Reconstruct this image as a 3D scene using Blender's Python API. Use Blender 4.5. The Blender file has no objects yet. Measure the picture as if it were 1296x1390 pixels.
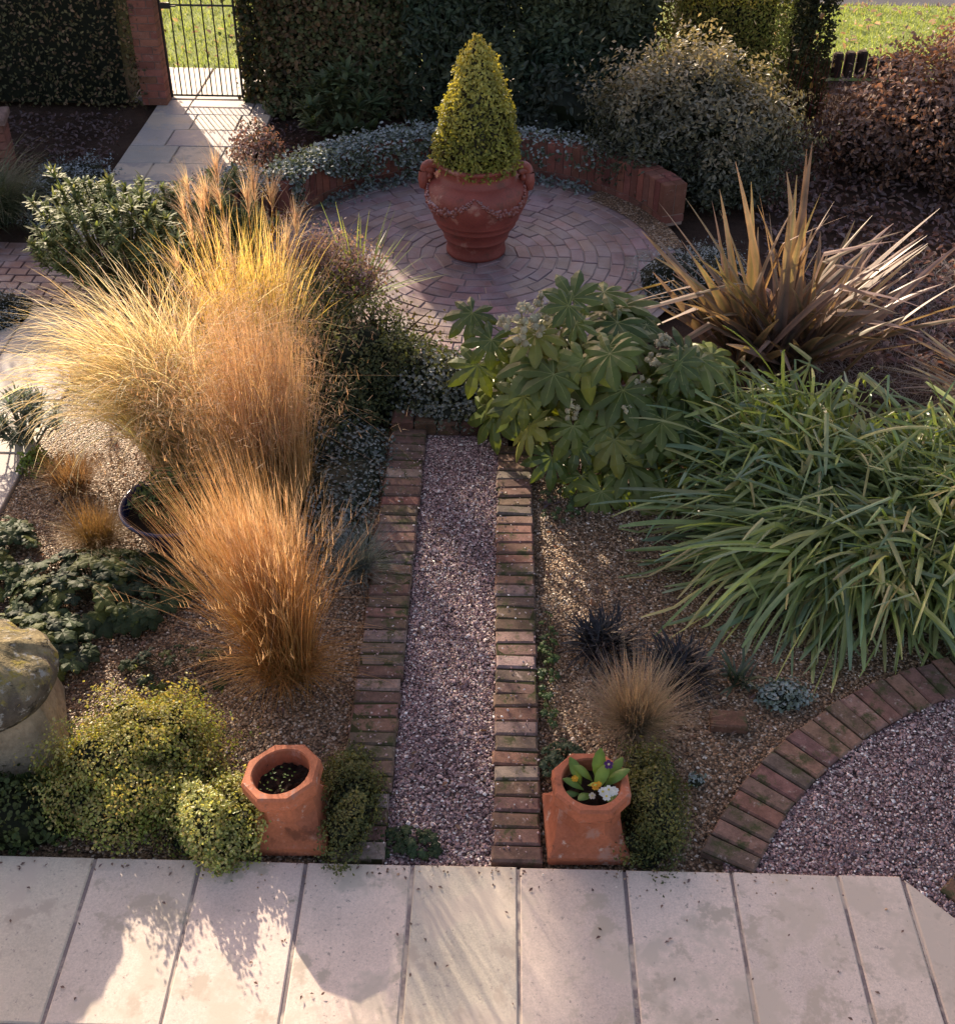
import bpy, math, random
import numpy as np
from mathutils import Vector, Matrix
RNG = np.random.default_rng(7)
PI = math.pi
scene = bpy.context.scene
COL = scene.collection

# ------------------------------------------------------------------ mesh builder
class MB:
    def __init__(s): s.V=[]; s.F=[]; s.C=[]; s.n=0
    def add(s, v, f, c):
        v=np.asarray(v,float).reshape(-1,3); c=np.asarray(c,float)
        if c.ndim==1: c=np.tile(c[:3],(len(v),1))
        s.V.append(v); s.C.append(c[:,:3])
        if isinstance(f,np.ndarray): s.F.append(f+s.n)
        else:
            for q in f: s.F.append(np.array([q])+s.n)
        s.n+=len(v); return s
    def build(s, name, mat, parent=None, smooth=False):
        me=bpy.data.meshes.new(name)
        V=np.concatenate(s.V); C=np.concatenate(s.C)
        me.vertices.add(len(V)); me.vertices.foreach_set('co',V.astype(np.float32).ravel())
        loops=np.concatenate([f.ravel() for f in s.F]).astype(np.int32)
        tot=np.concatenate([np.full(len(f),f.shape[1]) for f in s.F]).astype(np.int32)
        st=np.concatenate([[0],np.cumsum(tot)[:-1]]).astype(np.int32)
        me.loops.add(len(loops)); me.loops.foreach_set('vertex_index',loops)
        me.polygons.add(len(tot)); me.polygons.foreach_set('loop_start',st)
        try: me.polygons.foreach_set('loop_total',tot)
        except Exception: pass
        me.polygons.foreach_set('use_smooth',np.full(len(tot),smooth,dtype=bool))
        a=me.color_attributes.new('Col','FLOAT_COLOR','POINT')
        a.data.foreach_set('color',np.concatenate([C,np.ones((len(C),1))],1).astype(np.float32).ravel())
        me.update(calc_edges=True); me.validate()
        me.materials.append(mat)
        o=bpy.data.objects.new(name,me); COL.objects.link(o)
        if parent: o.parent=parent
        return o

def thing(name,label,cat,loc=(0,0,0),rotz=0,group=None):
    o=bpy.data.objects.new(name,None); COL.objects.link(o); o.location=loc; o.rotation_euler=(0,0,rotz)
    o.empty_display_size=.1
    o['label']=label; o['category']=cat
    if group: o['group']=group
    return o
def tag(o,label,cat,group=None,kind=None):
    o['label']=label; o['category']=cat
    if group: o['group']=group
    if kind: o['kind']=kind
    return o
def struct(o,label=None,kind='structure',cat=None):
    o['kind']=kind
    if label: o['label']=label
    if cat: o['category']=cat
    return o

# ------------------------------------------------------------------ materials
def newmat(name):
    m=bpy.data.materials.new(name); m.use_nodes=True; nt=m.node_tree; nt.nodes.clear()
    out=nt.nodes.new('ShaderNodeOutputMaterial'); return m,nt,out
def N(nt,t,**k):
    n=nt.nodes.new(t)
    for a,b in k.items():
        if a in n.inputs: n.inputs[a].default_value=b
        else: setattr(n,a,b)
    return n
def L(nt,a,b): nt.links.new(a,b)
def mix(nt,fac,a,b,mode='MIX'):
    n=nt.nodes.new('ShaderNodeMix'); n.data_type='RGBA'; n.blend_type=mode
    for i,v in ((0,fac),(6,a),(7,b)):
        if hasattr(v,'links'): nt.links.new(v,n.inputs[i])
        else: n.inputs[i].default_value=v if i==0 else (*v,1)
    return n.outputs[2]
def math_(nt,op,a,b=0.0,clamp=False):
    n=nt.nodes.new('ShaderNodeMath'); n.operation=op; n.use_clamp=clamp
    for i,v in ((0,a),(1,b)):
        if hasattr(v,'links'): nt.links.new(v,n.inputs[i])
        else: n.inputs[i].default_value=v
    return n.outputs[0]
def ramp(nt,fac,stops):
    n=nt.nodes.new('ShaderNodeValToRGB'); e=n.color_ramp.elements
    while len(e)<len(stops): e.new(.5)
    for x,(p,c) in zip(e,stops): x.position=p; x.color=(*c,1)
    nt.links.new(fac,n.inputs[0]); return n.outputs[0]
def noise(nt,co,scale,detail=4,rough=.6):
    n=N(nt,'ShaderNodeTexNoise'); n.inputs['Scale'].default_value=scale; n.inputs['Detail'].default_value=detail; n.inputs['Roughness'].default_value=rough
    nt.links.new(co,n.inputs['Vector']); return n.outputs['Fac']
def objco(nt): return N(nt,'ShaderNodeTexCoord').outputs['Object']
def geoco(nt): return N(nt,'ShaderNodeNewGeometry').outputs['Position']

def leaf_mat(name,rough=.5,transl=.35,spec=.4,frost=0.0,tint=(1.25,1.15,.55),frostcol=(.55,.62,.7),fscale=9.):
    m,nt,out=newmat(name)
    at=N(nt,'ShaderNodeAttribute',attribute_name='Col'); c=at.outputs['Color']
    g=N(nt,'ShaderNodeNewGeometry')
    nz=noise(nt,g.outputs['Position'],fscale,3)
    c=mix(nt,1.0,c,ramp(nt,nz,[(.3,(.72,.72,.72)),(.7,(1.25,1.25,1.25))]),'MULTIPLY')
    if frost>0:
        sx=N(nt,'ShaderNodeSeparateXYZ'); L(nt,g.outputs['Normal'],sx.inputs[0])
        up=math_(nt,'ABSOLUTE',sx.outputs['Z'])
        f=math_(nt,'MULTIPLY',math_(nt,'POWER',up,1.5),math_(nt,'MULTIPLY',nz,frost*2))
        lum=N(nt,'ShaderNodeRGBToBW'); L(nt,at.outputs['Color'],lum.inputs[0])
        f=math_(nt,'MULTIPLY',math_(nt,'MINIMUM',f,.9),math_(nt,'MULTIPLY',math_(nt,'SUBTRACT',lum.outputs[0],.022),28.,True))
        c=mix(nt,f,c,frostcol)
    b=N(nt,'ShaderNodeBsdfPrincipled',Roughness=rough); b.inputs['Specular IOR Level'].default_value=spec
    L(nt,c,b.inputs['Base Color'])
    t=N(nt,'ShaderNodeBsdfTranslucent'); L(nt,mix(nt,1.0,c,tint,'MULTIPLY'),t.inputs['Color'])
    ms=N(nt,'ShaderNodeMixShader'); ms.inputs[0].default_value=transl
    L(nt,b.outputs[0],ms.inputs[1]); L(nt,t.outputs[0],ms.inputs[2]); L(nt,ms.outputs[0],out.inputs[0])
    return m

def solid_mat(name,rough=.8,spec=.3,nscale=12.,lo=.7,hi=1.25,bump=.3,bscale=60.,bdist=.004,spots=None,moss=None,frost=None,rough_noise=0):
    """vertex colour x noise mottling, bump, optional lichen spots (colour, threshold, scale), moss, frost on top"""
    m,nt,out=newmat(name)
    c=N(nt,'ShaderNodeAttribute',attribute_name='Col').outputs['Color']
    g=N(nt,'ShaderNodeNewGeometry'); co=g.outputs['Position']
    n1=noise(nt,co,nscale,6,.65)
    c=mix(nt,1.0,c,ramp(nt,n1,[(.3,(lo,)*3),(.7,(hi,)*3)]),'MULTIPLY')
    n2=noise(nt,co,bscale,5,.7)
    c=mix(nt,1.0,c,ramp(nt,n2,[(.3,(.82,.82,.82)),(.7,(1.16,1.16,1.16))]),'MULTIPLY')
    if spots:
        for col,th,sc in spots:
            s=noise(nt,co,sc,5,.7)
            c=mix(nt,ramp(nt,s,[(th,(0,0,0)),(min(th+.07,1),(1,1,1))]),c,col)
    if moss:
        s=noise(nt,co,moss[1],6,.75)
        c=mix(nt,ramp(nt,s,[(moss[2],(0,0,0)),(moss[2]+.1,(.9,.9,.9))]),c,moss[0])
    if frost:
        sx=N(nt,'ShaderNodeSeparateXYZ'); L(nt,g.outputs['Normal'],sx.inputs[0])
        s=noise(nt,co,frost[1],5,.7)
        f=math_(nt,'MULTIPLY',math_(nt,'MAXIMUM',sx.outputs['Z'],0.),ramp(nt,s,[(.42,(0,0,0)),(.62,(1,1,1))]))
        c=mix(nt,math_(nt,'MULTIPLY',f,frost[2]),c,frost[0])
    b=N(nt,'ShaderNodeBsdfPrincipled',Roughness=rough); b.inputs['Specular IOR Level'].default_value=spec
    L(nt,c,b.inputs['Base Color'])
    if bump>0:
        bp=N(nt,'ShaderNodeBump',Strength=bump,Distance=bdist)
        L(nt,math_(nt,'ADD',n2,math_(nt,'MULTIPLY',n1,1.0)),bp.inputs['Height']); L(nt,bp.outputs[0],b.inputs['Normal'])
    L(nt,b.outputs[0],out.inputs[0]); return m

def gravel_mat(name,stops,scale=75.,patch=(1,1,1),pscale=1.6):
    m,nt,out=newmat(name); co=geoco(nt)
    wn=N(nt,'ShaderNodeTexNoise'); wn.inputs['Scale'].default_value=30; L(nt,co,wn.inputs['Vector'])
    vm=N(nt,'ShaderNodeVectorMath',operation='MULTIPLY_ADD'); L(nt,wn.outputs['Color'],vm.inputs[0]); vm.inputs[1].default_value=(.012,.012,.012); L(nt,co,vm.inputs[2])
    v=N(nt,'ShaderNodeTexVoronoi'); v.inputs['Scale'].default_value=scale; L(nt,vm.outputs[0],v.inputs['Vector'])
    sp=N(nt,'ShaderNodeSeparateColor'); L(nt,v.outputs['Color'],sp.inputs[0])
    c=ramp(nt,sp.outputs[0],stops)
    gap=ramp(nt,v.outputs['Distance'],[(.35,(1,1,1)),(.75,(.35,.33,.32))])
    c=mix(nt,1.0,c,gap,'MULTIPLY')
    nz=noise(nt,co,pscale,4,.6)
    c=mix(nt,1.0,c,ramp(nt,nz,[(.3,(.72,.72,.72)),(.5,(1,1,1)),(.7,patch)]),'MULTIPLY')
    b=N(nt,'ShaderNodeBsdfPrincipled',Roughness=.58); L(nt,c,b.inputs['Base Color']); b.inputs['Specular IOR Level'].default_value=.45
    bp=N(nt,'ShaderNodeBump',Strength=.9,Distance=.012); h=math_(nt,'SUBTRACT',sp.outputs[1],math_(nt,'MULTIPLY',v.outputs['Distance'],1.6)); L(nt,h,bp.inputs['Height'])
    L(nt,bp.outputs[0],b.inputs['Normal']); L(nt,b.outputs[0],out.inputs[0]); return m

# ------------------------------------------------------------------ shape generators
def jit(col,n,a=.2,hue=.08,rng=RNG):
    col=np.asarray(col,float)
    k=rng.uniform(1-a,1+a,(n,1))*(1+rng.uniform(-hue,hue,(n,3)))
    return np.clip(col*k,0,1)
def pick(cols,n,w=None,rng=RNG):
    cols=np.asarray(cols,float); return cols[rng.choice(len(cols),n,p=w)]

def blades(mb,base,az,tilt,bend,length,width,K=6,cb=(.2,.3,.1),ct=(.5,.4,.2),power=1.4,profile='taper',vfold=0.,kt=None,kang=0.,kaz=0.,twist=0.,zmin=.008,jitter=.2,hue=.06,cmid=None,stripe=None,rng=RNG):
    base=np.asarray(base,float).reshape(-1,3); n=len(base)
    B=lambda x: np.broadcast_to(np.asarray(x,float),(n,)).copy()
    az,tilt,bend,length,width,kang,kaz,twist=map(B,(az,tilt,bend,length,width,kang,kaz,twist))
    t=np.linspace(0,1,K+1); tm=(t[1:]+t[:-1])/2
    def th(tt):
        a=tilt[:,None]+bend[:,None]*tt[None]**power; z=az[:,None]+np.zeros_like(a)
        if kt is not None:
            k=(tt[None]>B(kt)[:,None]); a=a+k*kang[:,None]; z=z+k*kaz[:,None]
        return a,z
    a,z=th(tm); d=np.stack([np.sin(a)*np.cos(z),np.sin(a)*np.sin(z),np.cos(a)],-1)*(length/K)[:,None,None]
    P=np.concatenate([np.zeros((n,1,3)),np.cumsum(d,1)],1)+base[:,None]
    P[:,:,2]=np.where(P[:,:,2]<zmin,zmin+rng.uniform(0,.012,(n,1)),P[:,:,2])
    a,z=th(t); D=np.stack([np.sin(a)*np.cos(z),np.sin(a)*np.sin(z),np.cos(a)],-1)
    S=np.stack([-np.sin(z),np.cos(z),0*z],-1); Nn=np.cross(D,S)
    tw=twist[:,None]*(.4+t[None]); S2=S*np.cos(tw)[...,None]+Nn*np.sin(tw)[...,None]; N2=np.cross(D,S2)
    if profile=='taper': w=(1-t)**.8*.97+.03
    elif profile=='strap': w=np.minimum(1,(1-t)*6.0+.4)*(.8+.2*np.minimum(1,t*4))
    elif profile=='sword': w=np.minimum(1,((1-t)*1.55)**.8)*(.62+.38*np.minimum(1,t*2.2)); w[-1]=.04
    else: w=np.ones_like(t)
    W=(width[:,None]*w[None])[...,None]*.5
    cb=np.asarray(cb,float); ct=np.asarray(ct,float)
    tt=t[None,:,None]
    cbn=cb if cb.ndim==2 else np.tile(cb,(n,1)); ctn=ct if ct.ndim==2 else np.tile(ct,(n,1))
    C=cbn[:,None]*(1-tt)+ctn[:,None]*tt
    C=C*rng.uniform(1-jitter,1+jitter,(n,1,1))*(1+rng.uniform(-hue,hue,(n,1,3))); C=np.clip(C,0,1)
    if vfold>0 or stripe is not None:
        rows=np.stack([P-S2*W, P+N2*W*vfold, P+S2*W],2); R=3
        Cc=np.stack([C,C,C],2)
        if stripe is not None: Cc[:,:,0]=Cc[:,:,0]*.4+np.asarray(stripe)*.6; Cc[:,:,2]=Cc[:,:,0]
    else:
        rows=np.stack([P-S2*W,P+S2*W],2); R=2; Cc=np.stack([C,C],2)
    i=np.arange(n)[:,None,None]*((K+1)*R); k=np.arange(K)[None,:,None]*R; r=np.arange(R-1)[None,None,:]
    b0=i+k+r; F=np.stack([b0,b0+1,b0+1+R,b0+R],-1).reshape(-1,4)
    mb.add(rows.reshape(-1,3),F,Cc.reshape(-1,3)); return P

def unit(v): return v/np.maximum(np.linalg.norm(v,axis=-1,keepdims=True),1e-9)
def leaves(mb,P,Nrm,size,aspect=.55,col=(.1,.2,.05),fold=.15,spread=.6,rng=RNG,shape=4,droop=0.):
    n=len(P); Nn=unit(Nrm+rng.normal(0,spread,(n,3)))
    r=rng.normal(0,1,(n,3)); r[:,2]-=droop; T=unit(r-Nn*np.sum(r*Nn,1,keepdims=True)); Bn=np.cross(Nn,T)
    Ls=np.broadcast_to(size,(n,))*rng.uniform(.7,1.3,n); Ws=Ls*aspect
    l=Ls[:,None]; w=Ws[:,None]*.5; fo=Nn*w*fold*2
    c=np.asarray(col,float)
    if c.ndim==1: c=np.tile(c,(n,1))
    if shape==4:
        V=np.stack([P,P+T*l*.45+Bn*w+fo,P+T*l,P+T*l*.45-Bn*w+fo],1)
        i=np.arange(n)[:,None]*4; F=np.concatenate([i+[0,1,2],i+[0,2,3]]); k=4
    else:  # rounder 6-corner leaf
        V=np.stack([P,P+T*l*.25+Bn*w*.85+fo,P+T*l*.7+Bn*w*.8+fo,P+T*l,P+T*l*.7-Bn*w*.8+fo,P+T*l*.25-Bn*w*.85+fo],1)
        i=np.arange(n)[:,None]*6; F=np.concatenate([i+[0,1,2,3],i+[0,3,4,5]]); k=6
    mb.add(V.reshape(-1,3),F,np.repeat(c,k,0))

class Lump:
    def __init__(s,seed,freq=3.,n=6):
        r=np.random.default_rng(seed); s.k=r.normal(0,freq,(n,3)); s.p=r.uniform(0,6.28,n)
    def __call__(s,d): return np.sin(d@s.k.T+s.p).mean(1)*1.8
def blob(center,radii,n,seed=0,depth=.3,lump=.15,freq=3.,zmin=.01,rng=RNG,zlow=-.35):
    d=unit(rng.normal(0,1,(int(n*1.8),3))); d=d[d[:,2]>zlow][:n]
    lu=Lump(seed,freq); t=rng.random(len(d))**2*depth
    r=(1+lump*lu(d))*(1-t)*(1+np.where(rng.random(len(d))<.35,rng.exponential(.07,len(d)),0))
    P=np.asarray(center)+d*np.asarray(radii)*r[:,None]
    ok=P[:,2]>zmin; nr=unit(d/np.asarray(radii))
    return P[ok],nr[ok],t[ok]/max(depth,1e-6)
def core(mb,center,radii,col,seed=0,lump=.15,freq=3.,s=.8,zmin=0.,m=20,k=12):
    u=np.linspace(0,2*PI,m,endpoint=False); v=np.linspace(0,PI,k)
    U,Vv=np.meshgrid(u,v); d=np.stack([np.sin(Vv)*np.cos(U),np.sin(Vv)*np.sin(U),np.cos(Vv)],-1).reshape(-1,3)
    P=np.asarray(center)+d*np.asarray(radii)*s*(1+lump*Lump(seed,freq)(d))[:,None]
    P[:,2]=np.maximum(P[:,2],zmin)
    i=np.arange(k-1)[:,None]*m; j=np.arange(m)[None]
    F=np.stack([i+j,i+m+j,i+m+(j+1)%m,i+(j+1)%m],-1).reshape(-1,4)
    mb.add(P,F,col)
def mound(mb,center,radii,n,size,cols,seed=0,aspect=.6,lump=.15,freq=3.,depth=.3,spread=.6,top=None,corecol=(.015,.02,.008),shape=4,droop=0.,s=.8,w=None,dark=.6,zlow=-.35,zmin=.01):
    P,nr,t=blob(center,radii,n,seed,depth,lump,freq,zlow=zlow,zmin=zmin)
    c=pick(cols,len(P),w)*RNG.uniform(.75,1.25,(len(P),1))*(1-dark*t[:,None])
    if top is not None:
        h=np.clip((P[:,2]-center[2])/radii[2],0,1)[:,None]**1.5*RNG.uniform(.2,1,(len(P),1)); c=c*(1-h)+np.asarray(top)*h  # leaves blend to the top colour with height, painting sunlit tips
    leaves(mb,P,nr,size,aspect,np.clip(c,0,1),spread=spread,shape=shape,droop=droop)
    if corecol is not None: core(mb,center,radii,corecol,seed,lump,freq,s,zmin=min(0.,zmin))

def slab(mb,poly,z1,z0,bev,col,tilt=(0,0)):
    p=np.asarray(poly,float); c=p.mean(0); n=len(p)
    def inset(d):
        # per-vertex inset toward edges (convex)
        q=[]
        for i in range(n):
            a=p[i-1]-p[i]; b=p[(i+1)%n]-p[i]; a/=np.linalg.norm(a); b/=np.linalg.norm(b)
            s=abs(a[0]*b[1]-a[1]*b[0]); q.append(p[i]+(a+b)*d/max(s,.2))
        return np.array(q)
    zt=lambda q: z1+(q-c)@np.asarray(tilt)
    t=inset(bev); V=np.concatenate([np.c_[t,zt(t)],np.c_[p,zt(p)-bev],np.c_[p,np.full(n,z0)]])
    F=[list(range(n))]+[[n+i,n+(i+1)%n,(i+1)%n,i] for i in range(n)]+[[2*n+i,2*n+(i+1)%n,n+(i+1)%n,n+i] for i in range(n)]
    # polygon winding must be CCW
    area=sum(p[i][0]*p[(i+1)%n][1]-p[(i+1)%n][0]*p[i][1] for i in range(n))
    if area<0: F=[f[::-1] for f in F]
    mb.add(V,F,col)
def box(mb,c,s,col,rz=0.):
    x,y,z=[k/2 for k in s]; V=np.array([[a,b,d] for a in(-x,x) for b in(-y,y) for d in(-z,z)])
    cr,sr=math.cos(rz),math.sin(rz); V=V@np.array([[cr,sr,0],[-sr,cr,0],[0,0,1]])+np.asarray(c)
    mb.add(V,np.array([[0,1,3,2],[4,6,7,5],[0,4,5,1],[2,3,7,6],[0,2,6,4],[1,5,7,3]]),col)
def tube(mb,pts,r,col,m=6,cap=True):
    pts=np.asarray(pts,float); n=len(pts); r=np.broadcast_to(r,(n,))
    d=np.gradient(pts,axis=0); d=unit(d); up=np.array([0,0,1.]) if abs(d[0][2])<.9 else np.array([1.,0,0])
    s=unit(np.cross(d,up)); q=np.cross(d,s); a=np.arange(m)*2*PI/m
    V=pts[:,None]+(s[:,None]*np.cos(a)[None,:,None]+q[:,None]*np.sin(a)[None,:,None])*r[:,None,None]
    i=np.arange(n-1)[:,None]*m; j=np.arange(m)[None]; F=np.stack([i+j,i+(j+1)%m,i+m+(j+1)%m,i+m+j],-1).reshape(-1,4)
    fs=[F] ; mb.add(V.reshape(-1,3),F,col)
def lathe(mb,prof,col,m=48,lobes=None):
    prof=np.asarray(prof,float); a=np.arange(m)*2*PI/m; k=len(prof)
    V=np.stack([prof[:,None,0]*np.cos(a),prof[:,None,0]*np.sin(a),prof[:,None,1]+0*a],-1).reshape(-1,3)
    i=np.arange(k-1)[:,None]*m; j=np.arange(m)[None]; F=np.stack([i+j,i+(j+1)%m,i+m+(j+1)%m,i+m+j],-1).reshape(-1,4)
    mb.add(V,F,col)
def xform(o,loc=None,rot=None):
    if loc: o.location=loc
    if rot: o.rotation_euler=rot
    return o
def disc(n,r,rng=RNG,c=(0,0)):
    a=rng.uniform(0,2*PI,n); q=r*np.sqrt(rng.random(n)); return np.stack([c[0]+q*np.cos(a),c[1]+q*np.sin(a),np.zeros(n)],1)
def inpoly(P,poly):
    x,y=P[:,0],P[:,1]; inside=np.zeros(len(P),bool); n=len(poly)
    for i in range(n):
        x1,y1=poly[i]; x2,y2=poly[(i+1)%n]
        c=((y1>y)!=(y2>y))&(x<(x2-x1)*(y-y1)/((y2-y1) if y2!=y1 else 1e-9)+x1); inside^=c
    return inside
def scatter(poly,n,rng=RNG):
    p=np.asarray(poly); lo,hi=p.min(0),p.max(0); out=[];k=0
    while k<n:
        q=rng.uniform(lo,hi,(n*2,2)); q=q[inpoly(q,poly)]; out.append(q); k+=len(q)
    return np.concatenate(out)[:n]
def stones(mb,xy,z,size,cols,w=None,rng=RNG):
    n=len(xy); base=np.array([[1,0,0],[0,1,0],[-1,0,0],[0,-1,0],[0,0,1],[0,0,-1]],float)
    s=rng.uniform(size[0],size[1],n)[:,None,None]*rng.uniform(.6,1.25,(n,1,3))*np.array([1,1,.7])
    V=base[None]*s*(1+rng.uniform(-.25,.25,(n,6,1))); a=rng.uniform(0,6.28,n); tl=rng.uniform(-.5,.5,n)
    x=V[...,0]*np.cos(a)[:,None]-V[...,1]*np.sin(a)[:,None]; y=V[...,0]*np.sin(a)[:,None]+V[...,1]*np.cos(a)[:,None]
    V=np.stack([x,y,V[...,2]+x*tl[:,None]],-1)+np.c_[xy,np.full(n,z)+rng.uniform(-.002,.006,n)][:,None]
    F=np.array([[0,1,4],[1,2,4],[2,3,4],[3,0,4],[1,0,5],[2,1,5],[3,2,5],[0,3,5]])
    mb.add(V.reshape(-1,3),(np.arange(n)[:,None,None]*6+F[None]).reshape(-1,3),np.repeat(pick(cols,n,w)*rng.uniform(.75,1.25,(n,1)),6,0))
def sheet(name,poly,z,mat,col,kind='structure'):
    mb=MB(); p=[(x,y,z) for x,y in poly]; mb.add(p,[list(range(len(p)))],col); o=mb.build(name,mat); o['kind']=kind; return o
def strip_noise(n,lo,hi): return RNG.uniform(lo,hi,n)
def star(n): return unit(RNG.normal(0,1,(n,3)))

# ------------------------------------------------------------------ shared materials
M_soil=solid_mat('soil',.95,.1,3.,.6,1.35,.9,35.,.03,spots=[((.10,.055,.04),.58,7.)])
M_paving=solid_mat('paving_stone',.62,.4,3.2,.86,1.1,.4,120.,.002,spots=[((.36,.30,.27),.60,38.),((.58,.49,.41),.50,1.6),((.50,.42,.345),.56,5.),((.36,.32,.25),.645,4.5),((.16,.12,.10),.66,60.)])
M_mortar=solid_mat('mortar',.95,.1,9.,.7,1.2,.4,90.,.003)
M_brick=solid_mat('old_brick',.88,.22,16.,.6,1.35,.6,95.,.004,spots=[((.33,.26,.235),.60,22.),((.07,.045,.04),.60,9.)],moss=((.065,.07,.03),9.,.515))
M_wallbrick=solid_mat('red_brick',.85,.25,8.,.75,1.2,.4,95.,.003,spots=[((.28,.17,.145),.60,14.),((.09,.05,.045),.60,5.)])
M_terrace=solid_mat('terrace_brick',.42,.75,5.,.8,1.2,.35,95.,.002,frost=((.42,.40,.46),4.,.35))
M_terra=solid_mat('terracotta',.75,.3,5.,.68,1.15,.35,70.,.002,spots=[((.52,.36,.30),.61,11.),((.40,.20,.15),.58,7.),((.19,.065,.035),.57,4.),((.12,.05,.03),.64,15.)])
M_urn=solid_mat('urn_terracotta',.55,.45,4.,.75,1.15,.22,90.,.002,spots=[((.40,.19,.15),.58,5.),((.17,.055,.04),.57,3.)])
M_urnfrost=solid_mat('urn_garland',.7,.4,6.,.9,1.1,.5,50.,.006,frost=((.62,.52,.58),5.,.55))
M_stone=solid_mat('mossy_stone',.95,.12,9.,.5,1.45,1.,38.,.03,spots=[((.42,.41,.38),.56,16.),((.34,.28,.08),.55,6.),((.05,.045,.035),.58,11.)])
M_stone2=solid_mat('pale_stone',.95,.1,6.,.6,1.25,1.,45.,.02,spots=[((.26,.21,.15),.58,12.)])
M_iron=solid_mat('black_iron',.5,.5,20.,.7,1.3,.15,80.,.001)
M_glaze=solid_mat('blue_glaze',.14,.6,10.,.8,1.2,.05,30.,.001)
M_wood=solid_mat('dark_wood',.9,.15,9.,.6,1.3,.6,40.,.006)
M_bark=solid_mat('bark',.9,.15,9.,.6,1.3,.8,30.,.01)
M_stones=solid_mat('pebble',.42,.6,40.,.8,1.2,.0)
M_gpath=gravel_mat('gravel_pink',[(0,(.055,.04,.042)),(.35,(.28,.16,.175)),(.7,(.48,.31,.32)),(.9,(.62,.50,.49)),(1,(.86,.80,.77))],82.,(1.1,1.06,1.08))
M_gbed=gravel_mat('gravel_brown',[(0,(.09,.055,.035)),(.35,(.26,.155,.09)),(.7,(.43,.275,.165)),(.9,(.60,.46,.35)),(1,(.82,.72,.62))],78.,(1.15,1.1,1.0),2.2)
M_lawn=solid_mat('lawn',.9,.1,2.5,.7,1.25,.6,60.,.02)
M_road=solid_mat('road',.9,.2,2.,.85,1.15,.3,90.,.003)
M_grass=leaf_mat('dry_grass',.5,.5,.35,tint=(1.25,1.0,.6))
M_straw=leaf_mat('straw_grass',.5,.58,.35,tint=(1.15,1.05,.75))
M_bronze=leaf_mat('bronze_grass',.5,.5,.3,tint=(1.2,1.0,.68))
M_strap=leaf_mat('strap_leaf',.33,.32,.55,tint=(1.2,1.3,.4),fscale=6.,frost=.05,frostcol=(.5,.62,.58))
M_phorm=leaf_mat('sword_leaf',.42,.32,.5,tint=(1.3,1.2,.5),fscale=7.)
M_fatsia=leaf_mat('glossy_leaf',.36,.28,.42,tint=(1.7,1.45,.3),fscale=5.)
M_hedge=leaf_mat('hedge_leaf',.55,.25,.3)
M_gloss=leaf_mat('dark_gloss_leaf',.42,.2,.35)
M_box=leaf_mat('box_leaf',.45,.38,.4,tint=(1.4,1.2,.45))
M_frosty=leaf_mat('frosted_leaf',.55,.22,.4,frost=.5,frostcol=(.46,.51,.58))
M_vib=leaf_mat('viburnum_leaf',.45,.3,.4,frost=.28,frostcol=(.5,.5,.5))
M_shrub=leaf_mat('shrub_leaf',.58,.35,.25)
M_frost2=leaf_mat('hoar_leaf',.6,.2,.3,frost=.7,frostcol=(.54,.60,.68))
M_dead=leaf_mat('dead_leaf',.7,.3,.25,tint=(1.3,.9,.6),frost=.28,frostcol=(.50,.44,.52))
M_petal=leaf_mat('petal',.5,.35,.3,tint=(1,1,1))
M_lawnb=leaf_mat('lawn_blade',.5,.45,.3,tint=(1.3,1.25,.5))

# ================================================================== SETTING
GP=[(-.43,.04)]
sheet('ground',[(-150,-60),(150,-60),(150,300),(-150,300)],-.06,M_soil,(.075,.048,.038))
# lawn beyond the boundary, pavement outside the gate, road
sheet('lawn',[(-40,13.85),(60,13.85),(60,17.0),(-40,17.0)],-.052,M_lawn,(.3,.36,.12))
sheet('road',[(-60,17.0),(60,17.0),(60,60),(-60,60)],-.048,M_road,(.10,.10,.12))
# gravel beds: gently uneven sheets
def relief(name,poly,z,mat,step=.06,amp=.012,seed=1):
    p=np.asarray(poly); lo,hi=p.min(0),p.max(0); nx=int((hi[0]-lo[0])/step)+2; ny=int((hi[1]-lo[1])/step)+2
    X,Y=np.meshgrid(np.linspace(lo[0],hi[0],nx),np.linspace(lo[1],hi[1],ny)); P=np.c_[X.ravel(),Y.ravel()]
    lu=Lump(seed,5.,8); Z=z+amp*lu(np.c_[P,np.zeros(len(P))])
    i=np.arange(ny-1)[:,None]*nx; j=np.arange(nx-1)[None]; F=np.stack([i+j,i+j+1,i+nx+j+1,i+nx+j],-1).reshape(-1,4)
    cen=P[F].mean(1); F=F[inpoly(cen,poly)]
    mb=MB(); mb.add(np.c_[P,Z],F,(.2,.15,.1)); o=mb.build(name,mat,smooth=True); o['kind']='structure'; return o
PATIO_Y=3.155
arc_out=[(.91,3.18),(1.55,4.01),(2.32,4.46)]
def circ3(a,b,c):
    ax,ay=a;bx,by=b;cx,cy=c; d=2*(ax*(by-cy)+bx*(cy-ay)+cx*(ay-by))
    ux=((ax*ax+ay*ay)*(by-cy)+(bx*bx+by*by)*(cy-ay)+(cx*cx+cy*cy)*(ay-by))/d
    uy=((ax*ax+ay*ay)*(cx-bx)+(bx*bx+by*by)*(ax-cx)+(cx*cx+cy*cy)*(bx-ax))/d
    return ux,uy,math.hypot(ax-ux,ay-uy)
AX,AY,AR=circ3(*arc_out)
relief('gravel_bed',[(-2.93,3.1),(-.6,3.1),(-.6,6.5),(-2.93,7.0)],-.022,M_gbed,seed=3)
relief('gravel_bed',[(.2,3.1),(4.2,3.1),(4.2,6.6),(.2,6.6)],-.022,M_gbed,seed=4)
relief('gravel_path',[(-.5,3.1),(.1,3.1),(.1,6.5),(-.5,6.5)],-.012,M_gpath,amp=.007,seed=5)
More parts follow.
